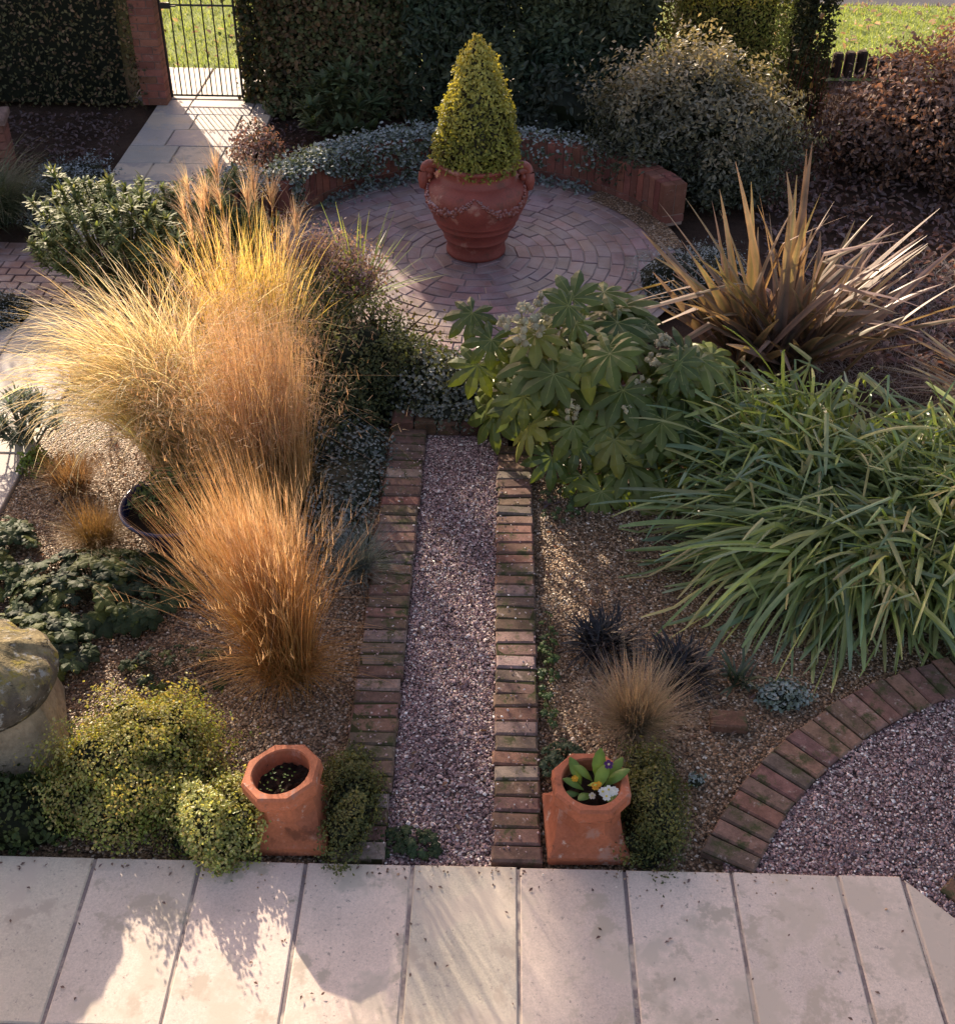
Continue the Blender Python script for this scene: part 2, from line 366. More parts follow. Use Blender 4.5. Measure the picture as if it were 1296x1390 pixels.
def arcpt(r,a): return (AX+r*math.cos(a),AY+r*math.sin(a))
a0=math.atan2(3.26-AY,.95-AX); a1=math.atan2(4.46-AY,2.32-AX)
if a0<0: a0+=2*PI
if a1<0: a1+=2*PI
a2=a1-.75
gp=[arcpt(AR-.1,a0+(a2-a0)*i/24) for i in range(25)]+[(5.2,4.6),(5.2,2.2),(1.5,2.2),(1.2,3.0)]
relief('gravel_path',gp,.006,M_gpath,amp=.006,seed=6)
# loose stones lying on the gravel
PINK=[(.17,.105,.115),(.35,.22,.23),(.50,.345,.345),(.70,.59,.57),(.86,.80,.78)]; PW=[.25,.3,.25,.14,.06]
BRN=[(.13,.08,.05),(.29,.175,.105),(.43,.275,.17),(.60,.47,.36),(.82,.73,.64)]; BW=[.27,.3,.25,.13,.05]
def gstones(name,poly,n,z,cols,w,size=(.003,.0085)):
    mb=MB(); stones(mb,scatter(poly,n),z,size,cols,w); stones(mb,scatter(poly,n//25),z+.002,(.009,.014),cols,w); o=mb.build(name,M_stones); o['kind']='stuff'; o['label']='loose pebbles covering the gravel'; return o
gstones('gravel',[(-.43,3.16),(.05,3.16),(.04,6.45),(-.42,6.45)],15000,-.006,PINK,PW)
gpv=[q for q in gp if q[0]<3.2]+[(2.9,4.2),(2.9,3.0),(1.9,2.95)]
gstones('gravel',[arcpt(AR-.24,a0+(a1-.3-a0)*i/20) for i in range(21)]+[(2.75,3.3),(2.0,2.9),(1.2,3.15)],13000,.012,PINK,PW)
gstones('gravel',[(-2.9,3.2),(-.7,3.2),(-.7,6.2),(-2.9,6.2)],24000,-.014,BRN,BW)
gstones('gravel',[(.26,3.2),(.9,3.2),(1.5,4.0),(2.3,4.45),(2.3,6.0),(.26,6.2)],16000,-.014,BRN,BW)

stray=np.concatenate([scatter([(-.68,3.2),(-.43,3.2),(-.43,6.3),(-.68,6.3)],260),scatter([(.03,3.2),(.25,3.2),(.25,6.2),(.03,6.2)],230)])
mb=MB(); stones(mb,stray,.035,(.004,.008),PINK,PW); stones(mb,np.c_[RNG.uniform(-1,1.7,70),PATIO_Y-np.abs(RNG.normal(0,.05,70))-.01],.034,(.003,.007),BRN,BW)
o=mb.build('gravel',M_stones); o['kind']='stuff'; o['label']='stray pebbles scattered over bricks and paving edge'
# patio of concrete slabs
SL=(.70,.58,.495)
def paving(name,cells,z=.0,zb=-.05,gap=.007,col=SL,seed=0,bev=.006,mcol=(.20,.165,.15),mort=True):
    mb=MB(); r=np.random.default_rng(seed)
    for p in cells:
        p=np.asarray(p,float); c=p.mean(0); q=[]
        for i in range(len(p)):
            a=p[i-1]-p[i]; b=p[(i+1)%len(p)]-p[i]; a/=np.linalg.norm(a); b/=np.linalg.norm(b); s=abs(a[0]*b[1]-a[1]*b[0]); q.append(p[i]+(a+b)*gap/max(s,.2))
        q=np.array(q)+r.normal(0,.0022,(len(q),2)); k=r.uniform(.84,1.1)*(1+r.uniform(-.03,.03,3)); slab(mb,q,z+r.uniform(-.002,.002),zb,bev,np.array(col)*k,r.uniform(-.003,.003,2))
    return mb
cells=[]; 
xs=[-1.68+.457*i for i in range(-9,8)]   # joints
for i in range(len(xs)-1):
    for (y0,y1) in ((2.39,PATIO_Y),(1.62,2.39),(.85,1.62)):
        x0,x1=xs[i],xs[i+1]
        if x0>1.5: continue
        cells.append([(x0,y0),(x1,y0),(x1,y1),(x0,y1)])
XJ=xs[-1] if xs[-1]<1.6 else 1.52
XJ=max(x for x in xs if x<1.6)
cells.append([(XJ,2.2),(1.795,2.2),(1.795,PATIO_Y),(XJ,PATIO_Y)])
cells.append([(1.795,2.2),(2.65,2.2),(1.795,PATIO_Y)])
mb=paving('patio',cells,.03,-.05,.008,seed=2)
mb.add([(-6,.7,.022),(1.79,.7,.022),(1.79,3.14,.022),(-6,3.14,.022)],[[0,1,2,3]],(.235,.19,.19))
mb.add([(1.792,2.21,.022),(2.6,2.21,.022),(1.792,3.13,.022)],[[0,1,2]],(.235,.19,.19))
o=mb.build('patio',M_paving); struct(o)
# side path of slabs leading to the gate, with a patch of brick setts
cells=[]
y=1.2
for k in range(14):
    y0=y; y1=y+.62; y=y1
    if y1>8.15: y1=8.12
    if y0>8.0: break
    for x0,x1 in ((-4.9,-4.22),(-4.22,-3.55),(-3.55,-2.93)): cells.append([(x0,y0),(x1,y0),(x1,y1),(x0,y1)])
y=9.2; 
for k in range(8):
    y0=y; y1=y+.44; y=y1
    off=.24 if k%2 else 0.
    for x0,x1 in ((-3.65,-3.15-off*.6),(-3.15-off*.6,-2.68+off*.3),(-2.68+off*.3,-2.38)) : cells.append([(x0,y0),(x1,y0),(x1,y1),(x0,y1)])
for k in range(12): cells.append([(-7+.62*k,12.75),(-6.38+.62*k,12.75),(-6.38+.62*k,13.8),(-7+.62*k,13.8)])
mb=paving('path',cells,.0,-.05,.007,(.46,.41,.40),seed=5)
mb.add([(-4.9,1.2,-.012),(-2.94,1.2,-.012),(-2.94,8.1,-.012),(-4.9,8.1,-.012)],[[0,1,2,3]],(.17,.135,.125))
mb.add([(-3.64,9.2,-.012),(-2.39,9.2,-.012),(-2.39,12.7,-.012),(-3.64,12.7,-.012)],[[0,1,2,3]],(.17,.135,.125))
o=mb.build('path',M_paving); struct(o)
mb=MB()
for i in range(9):
    for j in range(-1,11):
        x0=-4.75+j*.165+(.08 if i%2 else 0); y0=8.13+i*.119
        slab(mb,[(x0,y0),(x0+.155,y0),(x0+.155,y0+.109),(x0,y0+.109)],RNG.uniform(-.003,.003),-.05,.005,jit((.20,.105,.095),1)[0])
mb.add([(-4.95,8.12,-.014),(-2.95,8.12,-.014),(-2.95,9.195,-.014),(-4.95,9.195,-.014)],[[0,1,2,3]],(.09,.065,.06))
o=mb.build('brick_path',M_terrace); struct(o)

# brick terrace: concentric rings
CX,CY,CR=-.17,9.05,1.72
mb=MB(); r=.02; ring=0
while r<CR-.05:
    r1=r+.11; rm=(r+r1)/2; n=max(6,int(2*PI*rm/.215)); off=RNG.uniform(0,6.28)
    for i in range(n):
        t0=off+2*PI*i/n; t1=off+2*PI*(i+1)/n; g=.0045/rm
        p=[(CX+q*math.cos(t),CY+q*math.sin(t)) for q,t in ((r+.004,t0+g),(r1-.004,t0+g),(r1-.004,t1-g),(r+.004,t1-g))]
        slab(mb,p,.03+RNG.uniform(-.003,.003),-.04,.005,jit(pick([(.27,.175,.175),(.24,.155,.16),(.30,.195,.185)],1)[0],1,.16)[0],RNG.uniform(-.01,.01,2))
    r=r1
aa=np.linspace(0,2*PI,64,endpoint=False)
mb.add(np.c_[CX+CR*np.cos(aa),CY+CR*np.sin(aa),np.full(64,.021)],[list(range(64))],(.26,.21,.215))
o=mb.build('brick_terrace',M_terrace); struct(o)
# sandy gravel strip along the wall foot
mb=MB(); 
for a,b in ((5,50),):
    A=np.radians(np.linspace(a,b,20)); V=np.concatenate([np.c_[CX+1.52*np.cos(A),CY+1.52*np.sin(A),np.full(20,.036)],np.c_[CX+1.74*np.cos(A),CY+1.74*np.sin(A),np.full(20,.05)]])
    mb.add(V,[[i,i+1,21+i,20+i] for i in range(19)],(.38,.27,.2))
o=mb.build('sand_strip',M_gbed); struct(o)

# ================================================================== WALLS, EDGINGS, GATE
# curved low brick wall round the terrace (soldier bricks standing on end)
def wall_arc(name,label,d0,d1,h=.385,th=.215):
    root=thing(name,label,'wall',(CX,CY,0))
    mb=MB(); arc=math.radians(d1-d0); n=int(arc*CR/.082)
    for i in range(n):
        t0=math.radians(d0)+arc*i/n; t1=math.radians(d0)+arc*(i+1)/n; g=.0035/CR
        for (ra,rb) in ((CR,CR+.105),(CR+.112,CR+th)):
            p=[(q*math.cos(t),q*math.sin(t)) for q,t in ((ra,t0+g),(rb,t0+g),(rb,t1-g),(ra,t1-g))]
            slab(mb,p,h+RNG.uniform(-.005,.005),.105,.006,jit((.225,.09,.07),1,.22)[0])
            if i%2==0:
                t2=math.radians(d0)+arc*min(i+2,n)/n
                p=[(q*math.cos(t),q*math.sin(t)) for q,t in ((ra,t0+g),(rb,t0+g),(rb,t2-g),(ra,t2-g))]
                slab(mb,p,.097,.03,.004,jit((.205,.085,.066),1,.2)[0])
    mb.build('brickwork',M_wallbrick,root)
    mm=MB(); A=np.linspace(math.radians(d0)+.004,math.radians(d1)-.004,50)
    ri,ro=CR+.008,CR+th-.008
    for z0,z1 in ((0,h-.012),):
        V=np.concatenate([np.c_[ri*np.cos(A),ri*np.sin(A),0*A+z0],np.c_[ri*np.cos(A),ri*np.sin(A),0*A+z1],np.c_[ro*np.cos(A),ro*np.sin(A),0*A+z1],np.c_[ro*np.cos(A),ro*np.sin(A),0*A+z0]])
        F=[]
        for i in range(49):
            F+=[[i,50+i,51+i,i+1],[50+i,100+i,101+i,51+i],[100+i,150+i,151+i,101+i]]
        F+=[[0,150,100,50],[49,99,149,199]]
        mm.add(V,F,(.30,.22,.19))
    mm.build('mortar',M_mortar,root); return root
wall_arc('garden_wall','low curved red brick wall enclosing the back of the round terrace',22,160)
# short return of the wall at its left end
root=thing('garden_wall','short straight brick wall end left of the terrace under frosty ivy','wall',(-2.13,9.72,0),.25)
mb=MB()
for k in range(4):
    for i in range(2):
        o_=.115 if k%2 else 0
        box(mb,(-.23+i*.23+(o_ if i==0 else 0)*.5,0,.04+k*.078),(.215,.22,.068),jit((.225,.09,.07),1,.22)[0])
mb.build('brickwork',M_wallbrick,root); mb=MB(); box(mb,(-.12,0,.16),(.40,.2,.31),(.28,.2,.17)); mb.build('mortar',M_mortar,root)

def edging_line(name,label,x0,x1,y0,y1,pitch=.09,z=.03):
    root=thing(name,label,'edging',((x0+x1)/2,(y0+y1)/2,0)); cx,cy=(x0+x1)/2,(y0+y1)/2
    mb=MB(); y=y0
    while y<y1-.03:
        p=pitch*RNG.uniform(.93,1.07); g=.0022
        a,b=x0+RNG.uniform(-.008,.008),x1+RNG.uniform(-.006,.006); sk=RNG.uniform(-.006,.006)
        slab(mb,[(a-cx,y+g-cy),(b-cx,y+g-cy+sk),(b-cx,y+p-g-cy+sk),(a-cx,y+p-g-cy)],z+RNG.uniform(-.006,.006),-.06,.010,
             jit(pick([(.165,.105,.085),(.20,.11,.09),(.14,.095,.075),(.28,.205,.18),(.19,.14,.12)],1,[.36,.14,.25,.08,.17])[0],1,.16)[0],RNG.uniform(-.05,.05,2)); y+=p
    mb.build('bricks',M_brick,root)
    mm=MB(); box(mm,(0,0,-.03),(x1-x0-.016,y1-y0-.01,z*2+.042),(.05,.05,.024)); mm.build('mossy_joints',M_mortar,root)
    return root
edging_line('brick_edging','mossy brick strip along the left side of the gravel path',-.665,-.435,3.17,6.47)
edging_line('brick_edging','mossy brick strip along the right side of the gravel path',.035,.25,3.17,6.3)
def edging_arc(name,label,cx,cy,R,w,A0,A1,pitch=.1,z=.03):
    root=thing(name,label,'edging',(cx,cy,0)); mb=MB(); n=max(2,int(abs(A1-A0)*R/pitch)); 
    for i in range(n):
        t0=A0+(A1-A0)*i/n; t1=A0+(A1-A0)*(i+1)/n; g=.004/R*(1 if t1>t0 else -1); ro=R+RNG.uniform(-.006,.006); ri=ro-w
        p=[(q*math.cos(t),q*math.sin(t)) for q,t in ((ri,t0+g),(ro,t0+g),(ro,t1-g),(ri,t1-g))]
        slab(mb,p,z+RNG.uniform(-.006,.006),-.06,.009,jit(pick([(.19,.12,.097),(.23,.13,.105),(.16,.105,.085),(.29,.215,.19)],1,[.35,.3,.2,.15])[0],1,.2)[0],RNG.uniform(-.02,.02,2))
    mb.build('bricks',M_brick,root)
    mm=MB(); A=np.linspace(A0,A1,40); V=np.concatenate([np.c_[(R-w+.008)*np.cos(A),(R-w+.008)*np.sin(A),0*A+z-.017],np.c_[(R-.008)*np.cos(A),(R-.008)*np.sin(A),0*A+z-.017]])
    mm.add(V,[[i,i+1,41+i,40+i] for i in range(39)],(.045,.05,.022)); mm.build('mossy_joints',M_mortar,root)
edging_arc('brick_edging','curved brick edging sweeping round the gravel at the lower right',AX,AY,AR,.24,a0,a2)
root=thing('brick_edging','short straight brick edging at the patio corner, bottom right','edging',(1.96,3.0,0),math.radians(44))
mb=MB()
for i in range(14):
    slab(mb,[(.05+i*.1,-.14),(.142+i*.1,-.14),(.142+i*.1,.075),(.05+i*.1,.075)],.035+RNG.uniform(-.005,.005),-.06,.009,jit((.15,.085,.065),1,.25)[0])
mb.build('bricks',M_brick,root)
# brick riser at the head of the path
root=thing('brick_step','dark mossy brick step at the head of the gravel path','step',(-.2,6.52,0))
mb=MB()
for i in range(6): slab(mb,[(-.46+i*.15,-.05),(-.32+i*.15,-.05),(-.32+i*.15,.1),(-.46+i*.15,.1)],.09+RNG.uniform(-.008,.008),-.05,.014,jit((.09,.05,.038),1,.2)[0])
mb.build('bricks',M_brick,root)
tag(None or (lambda m:(slab(m,[(-.088,-.052),(.088,-.052),(.088,.052),(-.088,.052)],.062,0,.008,(.16,.085,.06)),m.build('loose_brick',M_brick))[1])(MB()),'loose dark brick lying on the gravel beside the curved edging','brick')
o=bpy.data.objects['loose_brick']; o.location=(1.18,4.02,-.02); o.rotation_euler=(.03,0,-.05)

# gate
gx0,gx1,gy=-3.50,-2.74,12.66
root=thing('garden_gate','tall black wrought iron gate of thin upright bars','gate',(gx0,gy,0))
mb=MB()
for z in (.07,1.0,2.0): tube(mb,[(0,0,z),(.76,0,z)],.011,(.015,.014,.014),8)
for x in (0,.76): tube(mb,[(x,0,.05),(x,0,2.02)],.013,(.015,.014,.014),8)
mb.build('frame',M_iron,root)
for i in range(1,7):
    mb=MB(); x=.76*i/7; tube(mb,[(x,0,.07),(x,0,2.0)],.0075,(.015,.014,.014),8); mb.build('bar',M_iron,root)
for i in range(7):
    mb=MB(); x=.76*(i+.5)/7; tube(mb,[(x,0,.07),(x,0,.36),(x+.012,0,.40),(x+.022,0,.375),(x+.014,0,.35)],.0045,(.015,.014,.014),6); mb.build('scroll_bar',M_iron,root)
mb=MB(); box(mb,(.06,-.02,1.0),(.1,.03,.06),(.02,.018,.018)); tube(mb,[(.1,-.04,1.0),(.18,-.05,1.0)],.008,(.02,.02,.02)); mb.build('latch',M_iron,root)
root=thing('gate_pier','red brown brick gate pier at the hinge side of the iron gate','pier',(-3.66,12.68,0))
mb=MB()
for k in range(28):
    for i in range(2):
        o_=(.06 if k%2 else -.06)
        w0=(-.13,o_-.005) if i==0 else (o_+.005,.13)
        box(mb,((w0[0]+w0[1])/2,0,.037+k*.077),(w0[1]-w0[0],.30,.068),jit((.24,.095,.07),1,.2)[0])
mb.build('brickwork',M_wallbrick,root); mb=MB(); box(mb,(0,0,1.07),(.25,.285,2.14),(.24,.17,.15)); mb.build('mortar',M_mortar,root)
mb=MB(); slab(mb,[(-.17,-.19),(.17,-.19),(.17,.19),(-.17,.19)],2.24,2.16,.015,(.4,.36,.32)); mb.build('cap',M_stone2,root)
# small pier / planter block left
root=thing('brick_plinth','squat brick plinth with flat cap among plants at far left','plinth',(-4.72,10.75,0),.2)
mb=MB()
for k in range(6):
    for i in range(2): box(mb,(-.075+.15*i,0,.04+k*.077),(.142 if k%2 else .146,.30,.069),jit((.25,.11,.085),1,.2)[0])
mb.build('brickwork',M_wallbrick,root); mb=MB(); slab(mb,[(-.18,-.18),(.18,-.18),(.18,.18),(-.18,.18)],.53,.47,.01,(.30,.20,.18)); mb.build('cap',M_stone2,root)
# low log roll edging by the lawn
root=thing('log_border','low dark log border between shrub bed and lawn','border',(3.2,14.0,0))
for i in range(13):
    mb=MB(); h=.2+RNG.uniform(-.06,.06); x=i*.135
    tube(mb,[(x,0,-.05),(x,0,h-.02),(x,0,h)],[.062,.062,.045],jit((.05,.035,.03),1,.2)[0],10)
    a=np.arange(10)*2*PI/10; mb.add(np.c_[x+.045*np.cos(a),.045*np.sin(a),0*a+h],[list(range(10))],(.08,.06,.05)); mb.build('log',M_wood,root)

# ================================================================== HEDGES
def boxhedge(mb,x0,x1,y0,y1,h,n,size,cols,lump=.12,dark=.6,top=None,aspect=.55,spread=.7,seed=0,batter=.1,shape=4,faces=(.62,.2,.09,.09),corecol=(.008,.012,.006)):
    """leaves on front (-y), top, left, right faces of a lumpy box + dark core"""
    lu=Lump(seed,2.6,8); lu2=Lump(seed+9,9.,8)
    def disp(P): return lump*(lu(P)*.7+lu2(P)*.4)
    cnt=[int(n*f) for f in faces]; Ps=[];Ns=[]
    u=RNG.random((cnt[0],2)); P=np.c_[x0+(x1-x0)*u[:,0],np.full(cnt[0],y0),h*u[:,1]]; P[:,1]+=batter*u[:,1]; nr=np.tile([0,-1,.25],(cnt[0],1)); Ps.append(P);Ns.append(nr)
    u=RNG.random((cnt[1],2)); P=np.c_[x0+(x1-x0)*u[:,0],y0+batter+(y1-y0-batter)*u[:,1],np.full(cnt[1],h)]; Ps.append(P);Ns.append(np.tile([0,0,1.],(cnt[1],1)))
    u=RNG.random((cnt[2],2)); P=np.c_[np.full(cnt[2],x0),y0+(y1-y0)*u[:,0],h*u[:,1]]; Ps.append(P);Ns.append(np.tile([-1.,0,.2],(cnt[2],1)))
    u=RNG.random((cnt[3],2)); P=np.c_[np.full(cnt[3],x1),y0+(y1-y0)*u[:,0],h*u[:,1]]; Ps.append(P);Ns.append(np.tile([1.,0,.2],(cnt[3],1)))
    P=np.concatenate(Ps); nr=np.concatenate(Ns); t=RNG.random(len(P))**1.5
    P=P+nr*(disp(P)-t*.16)[:,None]; P[:,2]=np.maximum(P[:,2],.01)
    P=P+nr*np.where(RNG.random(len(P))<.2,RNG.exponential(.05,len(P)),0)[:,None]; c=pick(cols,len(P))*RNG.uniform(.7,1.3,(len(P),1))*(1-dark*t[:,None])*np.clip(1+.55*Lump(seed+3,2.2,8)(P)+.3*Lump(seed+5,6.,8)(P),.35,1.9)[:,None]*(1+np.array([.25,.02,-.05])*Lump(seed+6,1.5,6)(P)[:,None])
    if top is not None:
        k=np.clip((P[:,2]/h),0,1)[:,None]**3*RNG.uniform(0,1,(len(P),1)); c=c*(1-k)+np.asarray(top)*k  # lit glints put into the colour of the upper leaves
    leaves(mb,P,nr,size,aspect,np.clip(c,0,1),spread=spread,shape=shape)
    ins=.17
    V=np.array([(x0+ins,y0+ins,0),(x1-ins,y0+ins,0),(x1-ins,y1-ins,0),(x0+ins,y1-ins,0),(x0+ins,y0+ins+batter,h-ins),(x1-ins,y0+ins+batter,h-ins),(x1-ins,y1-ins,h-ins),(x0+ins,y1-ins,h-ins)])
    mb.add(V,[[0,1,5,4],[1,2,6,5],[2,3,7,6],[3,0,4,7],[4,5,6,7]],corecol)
H1=2.45
def hedge(name,label,mat,*a,loc=(0,0,0),**k):
    root=thing(name,label,'hedge',loc); mb=MB(); boxhedge(mb,*a,**k); mb.build('foliage',mat,root); return root
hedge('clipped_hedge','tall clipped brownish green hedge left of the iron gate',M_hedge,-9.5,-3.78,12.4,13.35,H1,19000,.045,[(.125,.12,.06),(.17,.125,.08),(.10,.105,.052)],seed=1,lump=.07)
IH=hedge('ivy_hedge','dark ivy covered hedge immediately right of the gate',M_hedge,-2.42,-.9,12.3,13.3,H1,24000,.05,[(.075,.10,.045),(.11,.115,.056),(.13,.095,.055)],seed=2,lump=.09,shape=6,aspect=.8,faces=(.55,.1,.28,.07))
mb=MB(); boxhedge(mb,-2.72,-2.4,12.66,13.1,2.1,5000,.05,[(.075,.10,.045),(.11,.115,.056),(.13,.095,.055)],lump=.03,seed=12,shape=6,aspect=.8,faces=(.4,.1,.4,.1),batter=.02); mb.build('ivy_column',M_hedge,IH)
LH=hedge('laurel_hedge','dark glossy evergreen hedge behind the potted cone',M_gloss,-.95,.2,12.3,13.4,H1,11000,.085,[(.05,.07,.04),(.07,.085,.05),(.042,.062,.042)],seed=3,lump=.22,shape=6,aspect=.45,top=(.16,.17,.08))  # top colour paints glints of light on the upper laurel leaves
mb=MB(); boxhedge(mb,.2,1.55,12.3,13.3,1.42,9000,.085,[(.05,.07,.04),(.07,.085,.05),(.042,.062,.042)],lump=.2,seed=33,shape=6,aspect=.45,top=(.2,.21,.1)); mb.build('low_foliage',M_gloss,LH)
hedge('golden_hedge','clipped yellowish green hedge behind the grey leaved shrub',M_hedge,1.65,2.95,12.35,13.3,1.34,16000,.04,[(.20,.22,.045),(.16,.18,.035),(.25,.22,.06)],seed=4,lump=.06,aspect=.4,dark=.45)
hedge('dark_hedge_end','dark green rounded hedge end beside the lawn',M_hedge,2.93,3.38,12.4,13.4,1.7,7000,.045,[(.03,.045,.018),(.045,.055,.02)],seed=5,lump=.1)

# ================================================================== GRASSES
def grass_thing(name,label,loc,group=None): return thing(name,label,'grass',loc,0,group)
AZ=lambda n,c,s: RNG.normal(c,s,n)
# A: pale arching variegated grass (left)
root=grass_thing('arching_grass','pale cream arching grass spilling left over the slab path',(-1.98,6.2,0))
mb=MB(); n=1700
az=np.concatenate([RNG.uniform(0,2*PI,n//3),RNG.normal(PI*.98,.75,n-n//3)])
blades(mb,disc(n,.22),az,RNG.uniform(.03,.5,n),RNG.uniform(.7,2.5,n),RNG.uniform(.75,1.5,n),RNG.uniform(.007,.014,n),9,pick([(.45,.42,.20),(.55,.45,.22)],n),pick([(.90,.80,.60),(.93,.87,.74),(.80,.64,.40)],n),power=2.0,twist=RNG.uniform(-1,1,n),jitter=.2)
mb.build('foliage',M_straw,root)
# B: golden upright miscanthus with plumes
root=grass_thing('plume_grass','tall golden upright grass with silky fan shaped plumes',(-1.62,6.95,0))
mb=MB(); n=850
blades(mb,disc(n,.26),RNG.uniform(0,2*PI,n),np.abs(RNG.normal(0,.24,n)),RNG.uniform(.0,.6,n),RNG.uniform(.6,1.38,n),RNG.uniform(.009,.018,n),7,pick([(.50,.38,.10),(.40,.37,.10)],n),pick([(.78,.64,.28),(.84,.70,.38),(.62,.58,.22)],n),power=1.8,twist=RNG.uniform(-1,1,n))
mb.build('foliage',M_grass,root)
plumes=[(-.28,.0,1.62,PI*.9),(-.2,-.1,1.42,PI*.95),(-.12,.1,1.72,PI*.6),(.12,.0,1.66,PI*.7),(.36,.0,1.42,.9),(-.32,.1,1.28,PI),(-.22,.05,1.52,PI*.8),(.05,.1,1.5,PI*.5),(-.05,-.1,1.35,PI*1.1),(-.40,-.05,1.12,PI*1.02),(.3,-.12,1.05,.3),(-.1,0,1.58,PI),(-.35,.1,1.45,PI*.9),(-.02,-.15,1.2,PI*1.05),(.2,.1,1.55,PI*.4),(-.3,-.15,1.0,PI*1.1),(.28,.05,1.25,.5),(-.16,-.05,1.62,PI*.8)]
for (dx,dy,h,a) in plumes:
    mb=MB(); m=46; b=np.array([dx*.5,dy*.5,0]); tip=np.array([dx,dy,h-.27]); tube(mb,[b,(b+tip)/2+[0,0,.02],tip],[.004,.003,.002],(.5,.36,.14),4); stalk=mb; mb=MB()
    tt=RNG.random(m); base=tip+np.c_[np.zeros(m),np.zeros(m),tt*.12]
    blades(mb,base,AZ(m,a,.9),RNG.uniform(.05,.65,m),RNG.uniform(.2,1.5,m),RNG.uniform(.12,.29,m),RNG.uniform(.003,.006,m),5,(.60,.43,.30),(.80,.64,.50),power=1.5,zmin=-9)
    po=mb.build('plume',M_straw,root); stalk.build('stalk',M_straw,po)
# C: bronze cloud grass
root=grass_thing('cloud_grass','tall bronze grass with hazy feathery seed heads beside the low hedge',(-1.28,5.75,0))
mb=MB(); n=1900
az=np.concatenate([RNG.uniform(0,2*PI,n//2),RNG.normal(PI*.85,.6,n-n//2)]); til=np.abs(RNG.normal(.1,.30,n))
til=np.where(np.cos(az)>0,til*.45,til*1.5)
P=blades(mb,disc(n,.19),az,til,RNG.uniform(.0,.55,n),RNG.uniform(.7,1.5,n),RNG.uniform(.0032,.006,n),7,pick([(.42,.28,.12),(.50,.34,.15)],n),pick([(.58,.41,.25),(.66,.49,.32)],n),power=1.8,kt=RNG.uniform(.4,.8,n),kang=np.where(RNG.random(n)<.07,RNG.uniform(.5,1.8,n),0))
n4=600; blades(mb,disc(n4,.22),RNG.uniform(0,2*PI,n4),RNG.uniform(.2,1.5,n4),RNG.uniform(-.5,1.5,n4),RNG.uniform(.1,.3,n4),RNG.uniform(.003,.008,n4),4,(.22,.15,.08),(.40,.29,.17))
mb.build('foliage',M_bronze,root)
mb=MB(); 
i=RNG.integers(0,n,19000); k=RNG.integers(3,8,19000); Q=P[i,k]-np.array([0,0,0])+RNG.normal(0,.05,(19000,3)); Q=Q[Q[:,2]>.5]
m=len(Q); blades(mb,Q,RNG.uniform(0,2*PI,m),RNG.uniform(.2,1.5,m),RNG.uniform(-.3,.8,m),RNG.uniform(.03,.085,m),RNG.uniform(.0016,.0036,m),2,pick([(.60,.39,.23),(.68,.47,.31)],m),pick([(.66,.45,.29),(.80,.61,.45)],m),zmin=-9)
mb.build('seed_heads',M_bronze,root)
# D: bronze spiky grass in front
root=grass_thing('bronze_grass','fountain of orange bronze grass rising from gravel beside the path',(-1.02,4.33,0))
mb=MB(); n=1900
az=np.concatenate([RNG.uniform(0,2*PI,n//2),RNG.normal(PI*.8,.6,n-n//2)]); til=np.abs(RNG.normal(.12,.24,n))
til=np.where(np.cos(az)>.3,til*.7,til)
P=blades(mb,disc(n,.13),az,til,RNG.uniform(.05,.8,n),RNG.uniform(.4,1.04,n),RNG.uniform(.003,.0065,n),7,pick([(.40,.215,.065),(.48,.30,.10)],n),pick([(.56,.33,.155),(.66,.44,.24),(.48,.25,.105)],n),power=1.7,kt=RNG.uniform(.4,.8,n),kang=np.where(RNG.random(n)<.08,RNG.uniform(.5,1.8,n),0))
n3=500; blades(mb,disc(n3,.1),RNG.normal(PI*.76,.3,n3),RNG.uniform(.35,.85,n3),RNG.uniform(.0,.35,n3),RNG.uniform(.9,1.3,n3),RNG.uniform(.003,.006,n3),7,(.44,.26,.09),(.60,.40,.22),power=1.7)
n4=500; blades(mb,disc(n4,.16),RNG.uniform(0,2*PI,n4),RNG.uniform(.2,1.5,n4),RNG.uniform(-.5,1.5,n4),RNG.uniform(.08,.25,n4),RNG.uniform(.003,.007,n4),4,(.20,.13,.07),(.36,.25,.14))
# lower fringe falling on the gravel
n2=500; blades(mb,disc(n2,.14),RNG.uniform(PI*.9,PI*2.1,n2),RNG.uniform(.5,1.1,n2),RNG.uniform(.6,1.2,n2),RNG.uniform(.3,.55,n2),RNG.uniform(.003,.005,n2),6,(.44,.24,.06),(.52,.30,.13))
mb.build('foliage',M_bronze,root)
mb=MB(); sel=np.where(P[:,-1,2]>.55)[0]; sel=sel[RNG.random(len(sel))<.4]
for s_ in range(5):
    q=P[sel,-2]*(1-s_*.2)+P[sel,-1]*(s_*.2); m=len(q); d=P[sel,-1]-P[sel,-3]; aa_=np.arctan2(d[:,1],d[:,0])
    blades(mb,q,aa_+RNG.normal(0,.5,m),RNG.uniform(.1,.6,m),RNG.uniform(0,.5,m),RNG.uniform(.07,.12,m),RNG.uniform(.0016,.003,m),2,(.60,.43,.28),(.76,.60,.43),zmin=-9)
mb.build('seed_heads',M_bronze,root)
def tuft(name,label,loc,n,r,ln,wd,cb,ct,tilt=(.1,1.2),bend=(.1,.8),mat=M_grass,az=None,K=5,cat='grass',**kw):
    root=thing(name,label,cat,loc); mb=MB()
    a=RNG.uniform(0,2*PI,n) if az is None else RNG.normal(az[0],az[1],n)
    blades(mb,disc(n,r),a,RNG.uniform(*tilt,n),RNG.uniform(*bend,n),RNG.uniform(*ln,n),RNG.uniform(*wd,n),K,cb,ct,**kw); mb.build('foliage',mat,root); return root
tuft('blue_fescue','small steel blue grass tuft between bronze grass and path',(-.74,5.1,0),420,.06,(.2,.38),(.003,.005),(.13,.17,.16),(.26,.32,.34),(.2,1.2))
